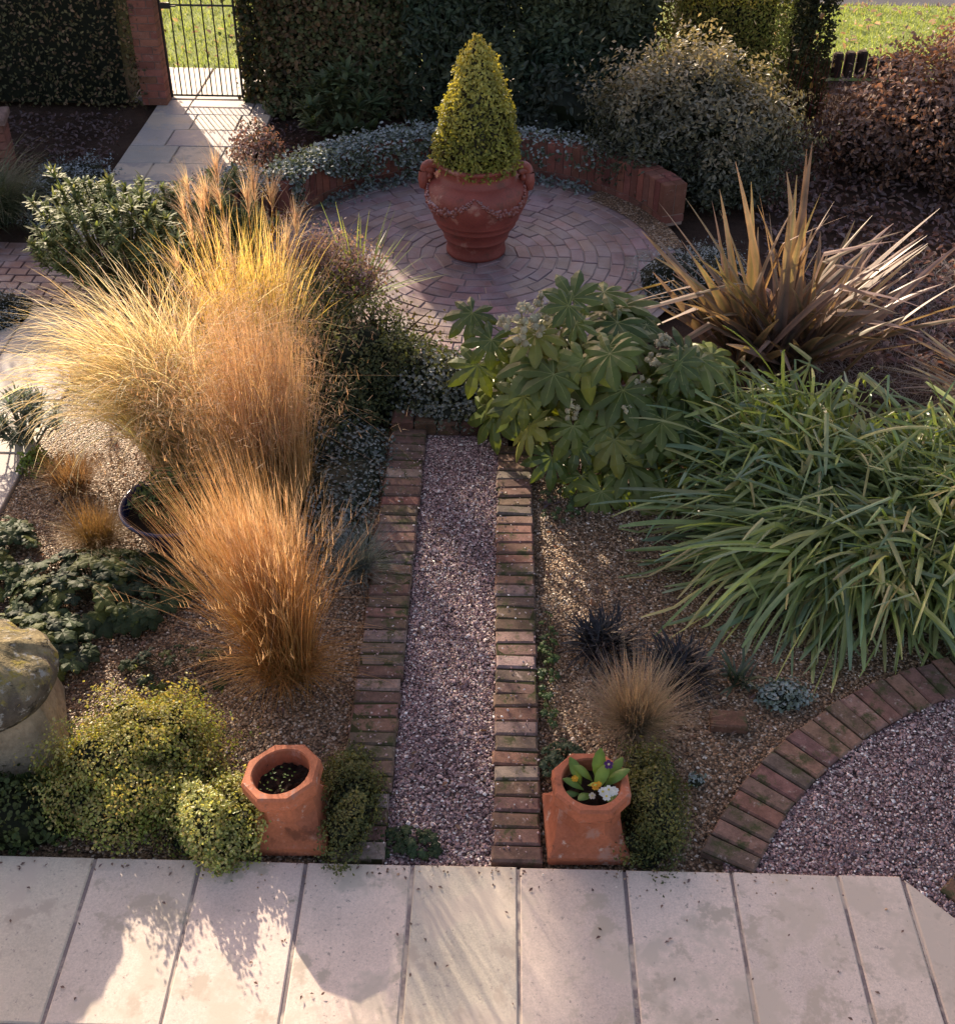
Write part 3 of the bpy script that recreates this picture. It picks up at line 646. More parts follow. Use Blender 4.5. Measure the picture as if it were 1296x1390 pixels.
tuft('tan_fescue','buff and grey spiky grass tuft behind the planted chimney pot',(.72,3.98,0),1500,.075,(.24,.47),(.0026,.0045),(.17,.18,.14),(.58,.46,.35),(.05,1.25),(.05,.5))
for i,(x,y,l) in enumerate([(.60,4.52,'black grassy tuft directly behind the buff fescue'),(.97,4.33,'black grassy tuft to the right of the buff fescue')]):
    tuft('black_grass',l,(x,y,0),420,.09,(.12,.24),(.006,.010),(.012,.012,.016),(.022,.02,.03),(.3,1.3),(.4,1.2),M_strap,profile='strap',jitter=.3)
for x,y,l in [(-2.55,5.8,'orange brown sedge tuft on gravel near the slab path'),(-2.27,5.3,'olive bronze sedge tuft against the blue bowl')]:
    tuft('sedge_tuft',l,(x,y,0),900,.09,(.2,.36),(.0025,.0045),(.22,.15,.03) if 'olive' in l else (.22,.13,.06),(.40,.26,.13),(.1,1.15),(.3,1.2),M_bronze)
tuft('dark_sedge','mound of dark green drooping grass at the far left edge',(-4.45,9.6,0),1500,.3,(.5,.95),(.006,.011),(.03,.045,.02),(.07,.09,.03),(.15,.8),(1.0,2.2),M_strap,K=7)
tuft('yucca','small green spiky leaved plant on the terrace edge',(-1.02,8.05,.12),75,.05,(.45,.8),(.016,.024),(.14,.2,.07),(.40,.44,.16),(.1,1.3),(0,.25),M_strap,profile='sword',cat='plant',vfold=.3,jitter=.3)
tuft('dark_lily','tiny dark strap leaved plant beside the silver thyme',(1.28,4.28,0),40,.05,(.1,.22),(.01,.016),(.03,.05,.03),(.06,.08,.05),(.2,1.2),(.2,1.0),M_strap,profile='strap',cat='plant')

# agapanthus: strap leaves, many snapped over by frost
def agap(label,loc,n,r,ln=(.45,.85),azc=None,tl=(.1,1.0),kf=.6):
    root=thing('strap_leaf_plant',label,'plant',loc,0,'collapsed strap leaved plants on the right'); mb=MB()
    n=int(n*2.1); a=RNG.uniform(0,2*PI,n)
    if azc is not None: k=RNG.random(n)<.6; a=np.where(k,RNG.normal(azc,.8,n),a)
    cb=pick([(.20,.25,.05),(.16,.21,.055),(.27,.30,.06)],n); ct=pick([(.23,.29,.12),(.34,.38,.15),(.20,.28,.18),(.45,.38,.18)],n,[.34,.28,.28,.10])
    kk=RNG.random(n)<kf; TL=RNG.uniform(*tl,n)
    blades(mb,disc(n,r),a,TL,np.where(kk,RNG.uniform(.0,.4,n),RNG.uniform(.6,1.9,n)),RNG.uniform(*ln,n)*RNG.uniform(.9,1.55,n),RNG.uniform(.011,.031,n),13,cb,ct,power=1.3,profile='strap',vfold=.22,kt=RNG.uniform(.38,.85,n),kang=np.where(kk,np.maximum(RNG.uniform(1.2,2.3,n)-TL,.5),0),kaz=np.where(kk,RNG.normal(0,1.0,n),0),twist=RNG.uniform(-.9,.9,n),jitter=.38)
    mb.build('foliage',M_strap,root)
    m=max(8,n//12); mb=MB(); blades(mb,disc(m,r),RNG.uniform(0,2*PI,m),RNG.uniform(.6,1.4,m),RNG.uniform(.2,1.0,m),RNG.uniform(.35,.7,m),RNG.uniform(.012,.022,m),6,(.30,.17,.07),(.36,.20,.09),profile='strap',kt=.6,kang=RNG.uniform(0,1.5,m)); mb.build('withered_leaves',M_grass,root)
agap('green strap leaved clump in front of the bronze sword plant',(1.85,6.05,0),430,.36,(.45,.72),PI*1.1,(.05,1.0),.75)
agap('green strap leaved clump overhanging the curved brick edging',(2.38,5.4,0),520,.4,(.45,.78),PI*1.35,(.5,1.35),.25)
agap('green strap leaved clump sprawling left across the gravel',(1.98,5.42,0),380,.3,(.5,.9),PI*1.12,(.8,1.45),.2)
agap('blue green strap leaved clump at the right edge, furthest back',(2.75,5.75,0),400,.4,(.4,.62),PI*.9,(.15,1.1),.7)
agap('green strap leaved clump at the right edge above the brick curve',(3.05,5.45,0),440,.4,(.45,.8),PI*1.3,(.3,1.25),.4)

# phormium
def phorm(label,loc,spec,wd=(.045,.062)):
    root=thing('sword_leaf_plant',label,'plant',loc); mb=MB(); n=len(spec); s=np.array(spec)
    cb=pick([(.13,.105,.08),(.16,.12,.10),(.12,.12,.08)],n); ct=pick([(.25,.21,.175),(.28,.205,.20),(.23,.225,.15)],n)
    blades(mb,np.c_[s[:,5:7],np.zeros(n)],s[:,0],s[:,1],s[:,2],s[:,3],s[:,4],12,cb,ct,power=1.6,profile='sword',vfold=.2,kt=s[:,7],kang=s[:,8],stripe=(.44,.25,.19),jitter=.22,twist=RNG.normal(0,.35,n))
    mb.build('foliage',M_phorm,root); return root
sp=[]
for i in range(115):
    az=RNG.uniform(0,2*PI) if RNG.random()<.45 else (RNG.normal(PI,.55) if RNG.random()<.55 else RNG.normal(0,.5)); ti=RNG.random()**.85*1.1; L_=RNG.uniform(.85,1.5)*(1-.06*ti)
    k=RNG.random()<.22
    sp.append((az,ti*.85+.04,RNG.uniform(.05,.5),L_,RNG.uniform(.065,.105),RNG.normal(0,.17),RNG.normal(0,.08),RNG.uniform(.55,.75),RNG.uniform(.5,1.3) if k else 0))
for a,t,l in ((PI*.98,.85,1.6),(PI*1.04,.75,1.6),(PI*.95,.62,1.5),(PI*.9,.95,1.6),(PI*1.0,.55,1.5),(PI*1.08,.85,1.5),(PI*1.12,.95,1.35),(.05,.62,1.5),(.12,.75,1.4),(-.1,.68,1.35),(PI*.5,.05,1.6),(PI*.6,.12,1.55),(PI*.8,.3,1.5)):
    sp.append((a,t,.12,l,.10,RNG.normal(0,.06),RNG.normal(0,.06),.62,1.0 if abs(a-PI)<.5 and t>.7 else 0.))
phorm('bronze purple sword leaved plant fanning out above the green strap leaves',(2.02,7.4,0),sp)
sp=[(RNG.normal(PI*1.0,.45),RNG.uniform(.9,1.45),RNG.uniform(0,.3),RNG.uniform(.6,1.0),RNG.uniform(.028,.042),RNG.normal(0,.1),RNG.normal(0,.08),.6,0.) for i in range(46)]
phorm('low bronze sword leaved plant reaching in from the right edge',(3.45,7.0,.02),sp)

# ================================================================== FATSIA
def palmate(mb,vb,P,Nrm,T,size,col,lobes=8,fan=2.5,veincol=(.27,.29,.11),rng=RNG,droop0=.25,wid=.385):
    for i in range(len(P)):
        droop=droop0*rng.uniform(.3,2.2); n=Nrm[i]; t=T[i]-n*np.dot(T[i],n); t/=np.linalg.norm(t); b=np.cross(n,t); s=size[i]; c=col[i]
        V=[P[i]]; C=[c*1.15]; F=[]; angs=np.linspace(-fan,fan,lobes); VV=[];VF=[]
        lens=[s*(.62+.38*math.cos(a*.55))*rng.uniform(.92,1.06) for a in angs]
        def pt(x,y,up=0.): 
            r=math.hypot(x,y)/s; return P[i]+t*x+b*y+n*(up-droop*s*r*r)
        for a,l in zip(angs,lens):
            ca,sa=math.cos(a),math.sin(a); w=l*wid*.5
            def q(u,v,up=0.): return pt(u*ca-v*sa,u*sa+v*ca,up)
            k=len(V)
            V+= [q(l*.38,-w*.70,.0),q(l*.38,0,.014*s/.3),q(l*.38,w*.70),q(l*.64,-w,-.004),q(l*.64,0,.012*s/.3),q(l*.64,w,-.004),q(l*.84,-w*.62,-.006),q(l*.84,0,.004),q(l*.84,w*.62,-.006),q(l,0,-.008)]
            C+=[c*.9,c*1.1,c*.9]*3+[c]
            F+=[[0,k,k+1],[0,k+1,k+2],[k,k+3,k+4,k+1],[k+1,k+4,k+5,k+2],[k+3,k+6,k+7,k+4],[k+4,k+7,k+8,k+5],[k+6,k+9,k+7],[k+7,k+9,k+8]]
            kv=len(VV); VV+=[q(0,-.0018,.004),q(0,.0018,.004),q(l*.44,-.0016,.016*s/.3),q(l*.44,.0016,.016*s/.3),q(l*.78,-.001,.0105*s/.3),q(l*.78,.001,.0105*s/.3)]
            VF+=[[kv,kv+2,kv+3,kv+1],[kv+2,kv+4,kv+5,kv+3]]
        # web between neighbouring lobes
        for j in range(lobes-1):
            k=1+j*10; k2=1+(j+1)*10; F+=[[0,k+2,k2]]
        mb.add(V,F,np.clip(np.array(C),0,1)); vb.add(VV,VF,veincol)
root=thing('fatsia_shrub','glossy evergreen shrub with large hand shaped leaves beside the path','shrub',(.68,6.42,0))
fb,vb,sb=MB(),MB(),MB()
P=[];Nn=[];T=[];S=[]
# leaves on a dome, tips hanging outward/down
FL=Lump(77,3.5,6)
for i in range(195):
    d=unit(RNG.normal(0,1,3)); 
    if d[2]<-.15 or (d[1]>.55 and d[2]<.5): continue
    rr=np.array([.74,.58,.76])*(1+.16*FL(d[None])[0]); dep=1-.5*RNG.random()**1.6
    p=np.array([0,0,.28])+d*rr*dep; p[2]=max(p[2],.12)
    n=unit(d*.5+np.array([0,-.32,.75])+RNG.normal(0,.26,3)); t=unit(np.array([d[0],d[1]-.25,-.3])+RNG.normal(0,.35,3))
    P.append(p);Nn.append(n);T.append(t);S.append(RNG.uniform(.14,.28))
# low leaves hanging at the front like in the photo
for (x,y,z,s) in ((-.13,-.55,.12,.2),(.15,-.62,.1,.22),(.38,-.6,.10,.23),(-.32,-.5,.22,.2),(.05,-.5,.36,.24),(.28,-.48,.42,.22),(.5,-.45,.38,.22),(-.2,-.45,.42,.22),(.62,-.3,.36,.2),(-.55,-.3,.45,.2),(-.78,-.1,.62,.22),(-.7,-.1,.80,.2),(-.5,-.35,.56,.22),(-.82,.05,.9,.2),(.36,-.66,.1,.24),(-.02,-.66,.09,.23)):
    P.append(np.array([x,y,z]));Nn.append(unit(np.array([.1*x,-.75,.75])+RNG.normal(0,.1,3)));T.append(unit(np.array([x*.5,-.6,-.6])+RNG.normal(0,.15,3)));S.append(s)
P=np.array(P);Nn=np.array(Nn);T=np.array(T);S=np.array(S)
cc=pick([(.10,.14,.036),(.13,.165,.042),(.08,.12,.036),(.22,.23,.055)],len(P),[.35,.3,.25,.1])*RNG.uniform(.8,1.25,(len(P),1))
palmate(fb,vb,P,Nn,T,S,cc)
fb.V+=vb.V; fb.C+=vb.C; fb.F+=[f+fb.n for f in vb.F]; fb.n+=vb.n; fb.build('foliage',M_fatsia,root)
for i in range(len(P)):
    c0=P[i]*np.array([.35,.35,.45])+np.array([0,.05,0]); m_=(c0+P[i])/2+np.array([0,0,.05]); tube(sb,[c0,m_,P[i]],[.005,.004,.003],(.22,.24,.08),5)
for i in range(9):
    a=RNG.uniform(0,6.28); tube(sb,[(0.1*math.cos(a),.1*math.sin(a),0),(.15*math.cos(a),.15*math.sin(a),.3),(.3*math.cos(a),.25*math.sin(a),.7)],[.016,.013,.009],(.13,.10,.06),6)
sb.build('stems',M_bark,root)
def umbel(mb,c,r,n,sz,col):
    for j in range(n):
        d=unit(RNG.normal(0,1,3)+np.array([0,-.3,.6])); p=np.asarray(c)+d*r*RNG.uniform(.7,1); tube(mb,[c,p],[.002,.0018],(.4,.38,.2),4)
        q=p+star(14)*sz; leaves(mb,q,q-p,sz*.75,.8,jit(col,14,.15),spread=.2); core(mb,p,(sz,sz,sz),np.array(col)*.75,0,0,s=.95,zmin=-9,m=8,k=6)
for (x,y,z,r,n,sz) in ((-.52,-.16,.94,.13,28,.024),(-.40,-.06,1.0,.08,12,.021),(.28,-.2,.72,.07,8,.018),(.2,-.3,.62,.06,8,.018),(-.22,-.42,.52,.06,8,.016),(.1,-.45,.55,.04,7,.015),(.55,-.35,.44,.05,8,.016),(.34,-.1,.80,.05,8,.018)):
    mb=MB(); umbel(mb,(x,y,z),r,n,sz,(.66,.62,.45)); mb.build('flower_head',M_petal,root)

# ================================================================== URN + TOPIARY
UX,UY=-.17,9.13
root=thing('terracotta_urn','large red terracotta urn with scroll handles and garlands on the terrace','urn',(UX,UY,.03))
prof=[(0,.0),(.236,.0),(.246,.012),(.246,.035),(.236,.05),(.242,.10),(.252,.135),(.266,.145),(.266,.157),(.262,.163),(.288,.21),(.312,.255),(.326,.262),(.326,.275),(.324,.281),(.342,.315),(.354,.322),(.354,.335),(.354,.341),(.38,.39),(.403,.44),(.417,.49),(.418,.53),(.408,.57),(.385,.605),(.352,.632),(.322,.648),(.308,.655),(.306,.667),(.296,.675),(.290,.70),(.290,.735),(.297,.75),(.318,.760),(.326,.772),(.326,.785),(.318,.795),(.30,.796),(.285,.785),(.275,.74),(.272,.70)]
mb=MB(); lathe(mb,prof,(.28,.068,.052),72); mb.build('body',M_urn,root,True)
mb=MB(); a=np.arange(32)*2*PI/32; mb.add(np.c_[.275*np.cos(a),.275*np.sin(a),0*a+.72],[list(range(32))],(.04,.028,.02)); mb.build('soil',M_soil,root)
for sgn in (-1,1):
    mb=MB(); pts=[]
    for k in range(22):   # scroll: from neck out, over and curling in
        t=k/21
        if t<.55: u=t/.55; pts.append((sgn*(.29+.13*math.sin(u*PI*.5)),0,.74+.025*math.sin(u*PI)-.05*u**2))
        else: u=(t-.55)/.45*2*PI*.85; rr=.045*(1-.55*(t-.55)/.45); pts.append((sgn*(.385+rr*math.cos(u)),0,.665+rr*math.sin(u)*-1+.025))
    pts=[(x,y-.02,z) for x,y,z in pts]; tube(mb,pts,[.033]*22,(.28,.075,.055),10)
    # drooping lobe of the handle to the shoulder
    tube(mb,[(sgn*.42,-.02,.69),(sgn*.425,-.03,.63),(sgn*.42,-.03,.57),(sgn*.405,-.02,.545)],[.04,.044,.036,.012],(.28,.075,.055),10)
    mb.build('handle',M_urnfrost,root,True)
for a0_,a1_ in ((-168,-92),(-88,-12),(12,88),(92,168)):
    mb=MB(); K=34
    for k in range(K):
        t=k/(K-1); ang=math.radians(a0_+(a1_-a0_)*t); zz=.60-.13*math.sin(PI*t); 
        rr=np.interp(zz,[.44,.49,.53,.57,.605,.632],[.403,.417,.418,.408,.385,.352]); s_=.008+.009*math.sin(PI*t)
        for q in range(5):
            c=np.array([math.cos(ang)*(rr+.002),math.sin(ang)*(rr+.002),zz])+RNG.normal(0,.9,3)*s_*np.array([.5,.5,1.]); core(mb,c,(s_,s_,s_),jit((.26,.08,.06),1,.1)[0],q+k,.3,2.,1.,zmin=-9,m=8,k=6)
    mb.build('garland',M_urnfrost,root,True)
root=thing('box_topiary','conical clipped golden green box bush growing in the urn','topiary',(UX,UY,.74))
mb=MB(); lu=Lump(31,4.,8)
zz=[0,.1,.2,.35,.5,.65,.8,.95,1.03]; rrr=[.27,.305,.325,.295,.25,.205,.155,.085,.02]
n=9500; z=RNG.random(n*2)*1.04; r=np.interp(z,zz,rrr); k=RNG.random(n*2)*.33<r; z=z[k][:n]; r=r[k][:n]; a=RNG.uniform(0,2*PI,len(z)); t=RNG.random(len(z))**2
d=np.c_[np.cos(a),np.sin(a),z*3]; rr=r*(1+.12*lu(d)+.10*Lump(5,9.,6)(d))-t*.06+np.abs(RNG.normal(0,.012,len(z)))
P=np.c_[rr*np.cos(a),rr*np.sin(a),z]; nr=np.c_[np.cos(a),np.sin(a),np.full(len(a),.45)]
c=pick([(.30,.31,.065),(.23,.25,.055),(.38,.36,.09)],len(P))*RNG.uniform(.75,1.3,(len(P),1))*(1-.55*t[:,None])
h=(np.clip((z-.35)/.7,0,1)*RNG.uniform(.2,1,len(z)))[:,None]; c=c*(1-h)+np.array((.70,.66,.22))*h  # cone turns paler upwards, sunlight put into the leaf colour
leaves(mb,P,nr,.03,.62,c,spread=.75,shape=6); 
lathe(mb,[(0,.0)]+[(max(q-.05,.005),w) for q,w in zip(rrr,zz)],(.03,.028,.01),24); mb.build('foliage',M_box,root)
mb=MB(); tube(mb,[(0,0,-.03),(0,0,.25)],[.025,.02],(.12,.09,.06)); mb.build('trunk',M_bark,root)

# ================================================================== CHIMNEY POTS
def octo(rad,rot=PI/8): return [(rad*math.cos(rot+i*PI/4),rad*math.sin(rot+i*PI/4)) for i in range(8)]
def sqo(h,ch=.02): # square with chamfered corners in the same 8-vertex order (starts at angle 22.5deg)
    return [(h,h-ch),(h-ch,h),(-(h-ch),h),(-h,h-ch),(-h,-(h-ch)),(-(h-ch),-h),(h-ch,-h),(h,-(h-ch))]
def chimney(label,loc,rot,col,soilz):
    root=thing('chimney_pot',label,'plant pot',loc); root.rotation_euler=rot
    mb=MB(); col=np.array(col)
    k=1/math.cos(PI/8)
    rings=[(sqo(.178,.006),0),(sqo(.178,.006),.045),(sqo(.165,.012),.06),(sqo(.150,.03),.10),(octo(.138*k),.16),(octo(.131*k),.235),(octo(.131*k),.248),(octo(.158*k),.258),(octo(.165*k),.275),(octo(.165*k),.325),(octo(.155*k),.337)]
    V=[(x,y,z) for p,z in rings for x,y in p]; F=[]
    for i in range(len(rings)-1):
        for j in range(8): F.append([i*8+j,i*8+(j+1)%8,i*8+8+(j+1)%8,i*8+8+j])
    base=np.array([col*.95]*24+[col]*(8*3)+[col*.8]*8+[col*1.08]*(8*(len(rings)-7)))
    mb.add(V,F,base[:len(V)])
    # round mouth: 8-gon outer to 32-gon hole
    m=32; a=np.arange(m)*2*PI/m+PI/8
    o8=np.array(octo(.155*k)); outer=[]
    for j in range(m):
        i=j//4; f=(j%4)/4; outer.append(o8[i]*(1-f)+o8[(i+1)%8]*f)
    outer=np.c_[np.array(outer),np.full(m,.337)]
    rs=[(.132,.337),(.126,.330),(.122,.30),(.115,.12)]
    V=np.concatenate([outer]+[np.c_[r_*np.cos(a),r_*np.sin(a),np.full(m,z_)] for r_,z_ in rs]); F=[]
    for i in range(4):
        for j in range(m): F.append([i*m+j,i*m+(j+1)%m,(i+1)*m+(j+1)%m,(i+1)*m+j])
    mb.add(V,F,np.concatenate([np.tile(col*1.02,(m,1)),np.tile(col*1.02,(m,1)),np.tile(col*.85,(m*3,1))]))
    mb.build('body',M_terra,root)
    mb=MB(); a=np.arange(24)*2*PI/24; 
    X,Y=np.meshgrid(np.linspace(-.125,.125,16),np.linspace(-.125,.125,16)); Q=np.c_[X.ravel(),Y.ravel()]; Z=soilz+.008*RNG.normal(0,1,len(Q))
    i=np.arange(15)[:,None]*16; j=np.arange(15)[None]; F=np.stack([i+j,i+j+1,i+17+j,i+16+j],-1).reshape(-1,4); cc=np.hypot(*Q[F].mean(1).T); mb.add(np.c_[Q,Z],F[cc<.124],(.035,.022,.018)); mb.build('soil',M_soil,root)
    return root
pot1=chimney('leaning octagonal terracotta chimney pot holding bare soil','' or (-.845,3.375,-.01),(math.radians(-3),math.radians(-8),math.radians(-4)),(.46,.155,.08),.255)
pot2=chimney('octagonal terracotta chimney pot planted with primroses','' or (.445,3.37,-.01),(math.radians(-1),math.radians(2),math.radians(3)),(.43,.14,.075),.27)
root=thing('seedling','few tiny seedlings sprouting in the bare chimney pot','plant',(-.892,3.38,.262))
mb=MB(); P=np.c_[disc(26,.08)[:,:2],np.full(26,.012)]; leaves(mb,P,np.tile([0,0,1.],(26,1)),.014,.7,(.12,.2,.05),spread=.3); mb.build('foliage',M_box,root)
# primroses
root=thing('primrose','primroses with broad green leaves and white, orange and purple flowers','plant',(.455,3.37,.275))
mb=MB()
def bigleaf(mb,base,az,tilt,ln,wd,col,bend=.6):
    K=6; t=np.linspace(0,1,K+1); a=tilt+bend*t; d=np.stack([np.sin(a)*math.cos(az),np.sin(a)*math.sin(az),np.cos(a)],-1)*ln/K
    P=np.asarray(base)+np.concatenate([np.zeros((1,3)),np.cumsum(d[:-1],0)]); S=np.array([-math.sin(az),math.cos(az),0]); w=wd*np.array([.12,.45,.8,1,.95,.7,.15])*.5
    Nn_=np.cross(d/np.linalg.norm(d,axis=1,keepdims=True),S)
    rows=np.stack([P-S*w[:,None],P+Nn_*w[:,None]*.35,P+S*w[:,None]],1); F=[]
    for k in range(K): F+=[[k*3,k*3+1,k*3+4,k*3+3],[k*3+1,k*3+2,k*3+5,k*3+4]]
    C=np.tile(col,(K+1,3,1)).astype(float); C[:,1]*=1.35; mb.add(rows.reshape(-1,3),F,np.clip(C.reshape(-1,3),0,1))
for (x,y,az,ti,ln,wd,c) in ((.03,.05,1.4,.35,.15,.06,(.16,.27,.05)),(-.04,.03,2.2,.5,.13,.055,(.13,.22,.05)),(.06,.02,.3,.7,.14,.055,(.12,.21,.05)),(.02,.0,.9,.5,.13,.06,(.20,.30,.06)),(-.03,.0,3.0,.8,.11,.045,(.15,.24,.05)),(.0,-.02,4.0,.9,.10,.045,(.12,.2,.05)),(.05,-.03,5.6,.9,.11,.05,(.12,.2,.05)),(.01,.05,2.9,.6,.12,.05,(.2,.28,.06)),(-.05,-.02,3.6,1.0,.09,.04,(.1,.18,.05)),(.07,-.02,4.9,.9,.09,.045,(.14,.22,.05)),(.0,.02,5.0,.4,.1,.05,(.24,.34,.08)),(.08,.04,.9,.6,.13,.05,(.13,.22,.05))):
    bigleaf(mb,(x,y,0),az,ti,ln,wd,c)
mb.build('foliage',M_box,root,True)
def flower(parent,c,r,col,eye,petals=5,nrm=(0,-.35,.9)):
    mb=MB(); n=unit(np.array(nrm,float)); t=unit(np.cross(n,[1,0,0])); b=np.cross(n,t)
    for k in range(petals):
        a=2*PI*k/petals; dd=t*math.cos(a)+b*math.sin(a); ss=-t*math.sin(a)+b*math.cos(a); c_=np.asarray(c)
        mb.add([c_,c_+dd*r*.55+ss*r*.42+n*.002,c_+dd*r*.98+ss*r*.28,c_+dd*r*.9,c_+dd*r*.98-ss*r*.28,c_+dd*r*.55-ss*r*.42+n*.002],[[0,1,2,3],[0,3,4,5]],col)
    a=np.arange(8)*2*PI/8; fo=mb.build('flower',M_petal,parent); mb=MB(); mb.add(np.asarray(c)+n*.003+(t*np.cos(a)[:,None]+b*np.sin(a)[:,None])*r*.25,[list(range(8))],eye); mb.build('flower_eye',M_petal,fo)
for x,y,z in ((.06,-.075,.055),(.08,-.055,.06),(.045,-.055,.06),(.095,-.045,.055),(.07,-.05,.068)): flower(root,(x,y,z),.021,(.85,.85,.82),(.7,.6,.12))
flower(root,(.015,-.035,.07),.019,(.75,.32,.03),(.8,.5,.05)); flower(root,(.03,-.02,.066),.014,(.78,.40,.04),(.8,.5,.05))
flower(root,(-.07,.02,.05),.016,(.75,.38,.03),(.8,.5,.05)); flower(root,(.075,.06,.10),.022,(.10,.03,.16),(.8,.7,.4)); flower(root,(-.0,-.07,.05),.016,(.7,.6,.5),(.7,.6,.2))

# ================================================================== STADDLE STONE, BOWL
root=thing('mushroom_stone','mossy mushroom shaped stone with domed cap at the left edge','stone ornament',(-2.32,3.82,0))
mb=MB(); lu=Lump(4,2.5,8)
m=48; a=np.arange(m)*2*PI/m; m=96; a=np.arange(m)*2*PI/m; prof=[(0,.60),(.10,.595),(.18,.575),(.25,.54),(.30,.49),(.325,.43),(.325,.385),(.305,.345),(.25,.325),(.15,.32),(0,.32)]
V=np.array([[(r*math.cos(t)),(r*math.sin(t)),z] for r,z in prof for t in a]); V*=(1+.05*lu(unit(V-np.array([0,0,.4]))*1.6)+.018*Lump(8,9.,8)(V*3)+.014*Lump(9,22.,10)(V*3))[:,None]
i=np.arange(len(prof)-1)[:,None]*m; j=np.arange(m)[None]; F=np.stack([i+m+j,i+m+(j+1)%m,i+(j+1)%m,i+j],-1).reshape(-1,4)
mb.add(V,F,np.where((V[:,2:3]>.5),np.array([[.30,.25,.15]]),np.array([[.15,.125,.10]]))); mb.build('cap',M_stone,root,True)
mb=MB(); q=[(sqo(.30,.05),0),(sqo(.275,.05),.15),(sqo(.22,.05),.34)]
V=[(x,y,z) for p,z in q for x,y in p]; F=[[i*8+j,i*8+(j+1)%8,i*8+8+(j+1)%8,i*8+8+j] for i in range(2) for j in range(8)]+[list(range(16,24))]
V=np.array(V); V[:,:2]=V[:,:2]@np.array([[math.cos(.35),math.sin(.35)],[-math.sin(.35),math.cos(.35)]]); mb.add(V,F,(.46,.37,.265)); mb.build('base',M_stone2,root)
root=thing('blue_bowl','large dark blue glazed bowl half hidden behind bronze grass','plant pot',(-1.82,5.36,0))
mb=MB(); lathe(mb,[(0,0),(.17,0),(.19,.02),(.27,.16),(.31,.25),(.335,.262),(.34,.275),(.335,.285),(.318,.285),(.305,.27),(.29,.2)],(.016,.02,.07),56); root.scale=(.88,.88,.88); mb.build('body',M_glaze,root,True)
mb=MB(); a=np.arange(32)*2*PI/32; mb.add(np.c_[.292*np.cos(a),.292*np.sin(a),0*a+.205],[list(range(32))],(.03,.022,.018)); mb.build('soil',M_soil,root)
root=thing('bowl_plant','small green leafy plant growing in the blue bowl','plant',(-1.80,5.4,.17))
mb=MB(); mound(mb,(0,0,.05),(.24,.2,.2),1300,.03,[(.08,.13,.05),(.12,.17,.07)],seed=8,corecol=None); mb.build('foliage',M_shrub,root)

# ================================================================== SHRUBS AND MOUNDS
def shrub(name,label,cat,loc,blobs,mat,stems=0,**kw):
    """blobs: list of (dx,dy,dz,rx,ry,rz,n)"""
    root=thing(name,label,cat,loc); mb=MB(); sd=kw.pop('seed',0); size=kw.pop('size'); cols=kw.pop('cols')
    for i,(x,y,z,a,b,c,n) in enumerate(blobs): mound(mb,(x,y,z),(a,b,c),n,size,cols,seed=sd+i,**kw)
    mb.build('foliage',mat,root)
    if stems:
        sb=MB()
        for k in range(stems):
            a=RNG.uniform(0,6.28); bl=blobs[RNG.integers(len(blobs))]; p1=np.array([bl[0]+bl[3]*.6*math.cos(a),bl[1]+bl[4]*.6*math.sin(a),bl[2]+bl[5]*RNG.uniform(.2,.8)])
            p0=np.array([bl[0]*.5+RNG.normal(0,.05),bl[1]*.5+RNG.normal(0,.05),0]); tube(sb,[p0,(p0+p1)/2+RNG.normal(0,.03,3),p1],[.012,.008,.004],(.10,.07,.05),5)
        sb.build('stems',M_bark,root)
    return root
GB=[(.25,.34,.08),(.33,.39,.095),(.19,.25,.06),(.46,.43,.17),(.36,.26,.12)]
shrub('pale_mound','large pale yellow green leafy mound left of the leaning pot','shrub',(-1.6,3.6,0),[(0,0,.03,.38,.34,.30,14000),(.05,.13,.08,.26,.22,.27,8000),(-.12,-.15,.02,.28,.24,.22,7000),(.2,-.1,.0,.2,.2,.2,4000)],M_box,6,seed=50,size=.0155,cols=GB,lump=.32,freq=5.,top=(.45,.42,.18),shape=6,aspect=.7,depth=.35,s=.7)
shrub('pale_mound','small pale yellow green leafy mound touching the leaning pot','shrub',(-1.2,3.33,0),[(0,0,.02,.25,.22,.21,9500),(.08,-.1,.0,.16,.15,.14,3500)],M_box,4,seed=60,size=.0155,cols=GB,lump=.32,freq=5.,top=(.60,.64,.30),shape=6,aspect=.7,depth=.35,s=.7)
DG=[(.09,.12,.045),(.12,.145,.055),(.07,.10,.04),(.17,.165,.055)]
shrub('creeping_mound','dull green creeping mound between the leaning pot and brick strip','shrub',(-.61,3.42,0),[(0,.0,.02,.16,.30,.19,6500),(-.02,.12,.02,.13,.16,.17,2500)],M_box,3,seed=70,size=.016,cols=DG,lump=.32,freq=6.,top=(.2,.2,.07),depth=.35,s=.7)
shrub('creeping_mound','dull green creeping mound on the right of the primrose pot','shrub',(.74,3.43,0),[(0,0,.02,.17,.30,.22,7000),(-.02,.18,.02,.15,.17,.18,2500)],M_box,3,seed=80,size=.016,cols=DG,lump=.32,freq=6.,top=(.18,.19,.06),depth=.35,s=.7)
shrub('dark_mound','dark green low foliage below the mushroom stone','shrub',(-2.12,3.35,0),[(0,0,0,.34,.2,.16,1800),(-.3,.05,0,.25,.2,.14,900)],M_shrub,0,seed=85,size=.026,cols=[(.05,.08,.03),(.07,.10,.035)],lump=.2,top=(.12,.15,.06),shape=6,aspect=.8)
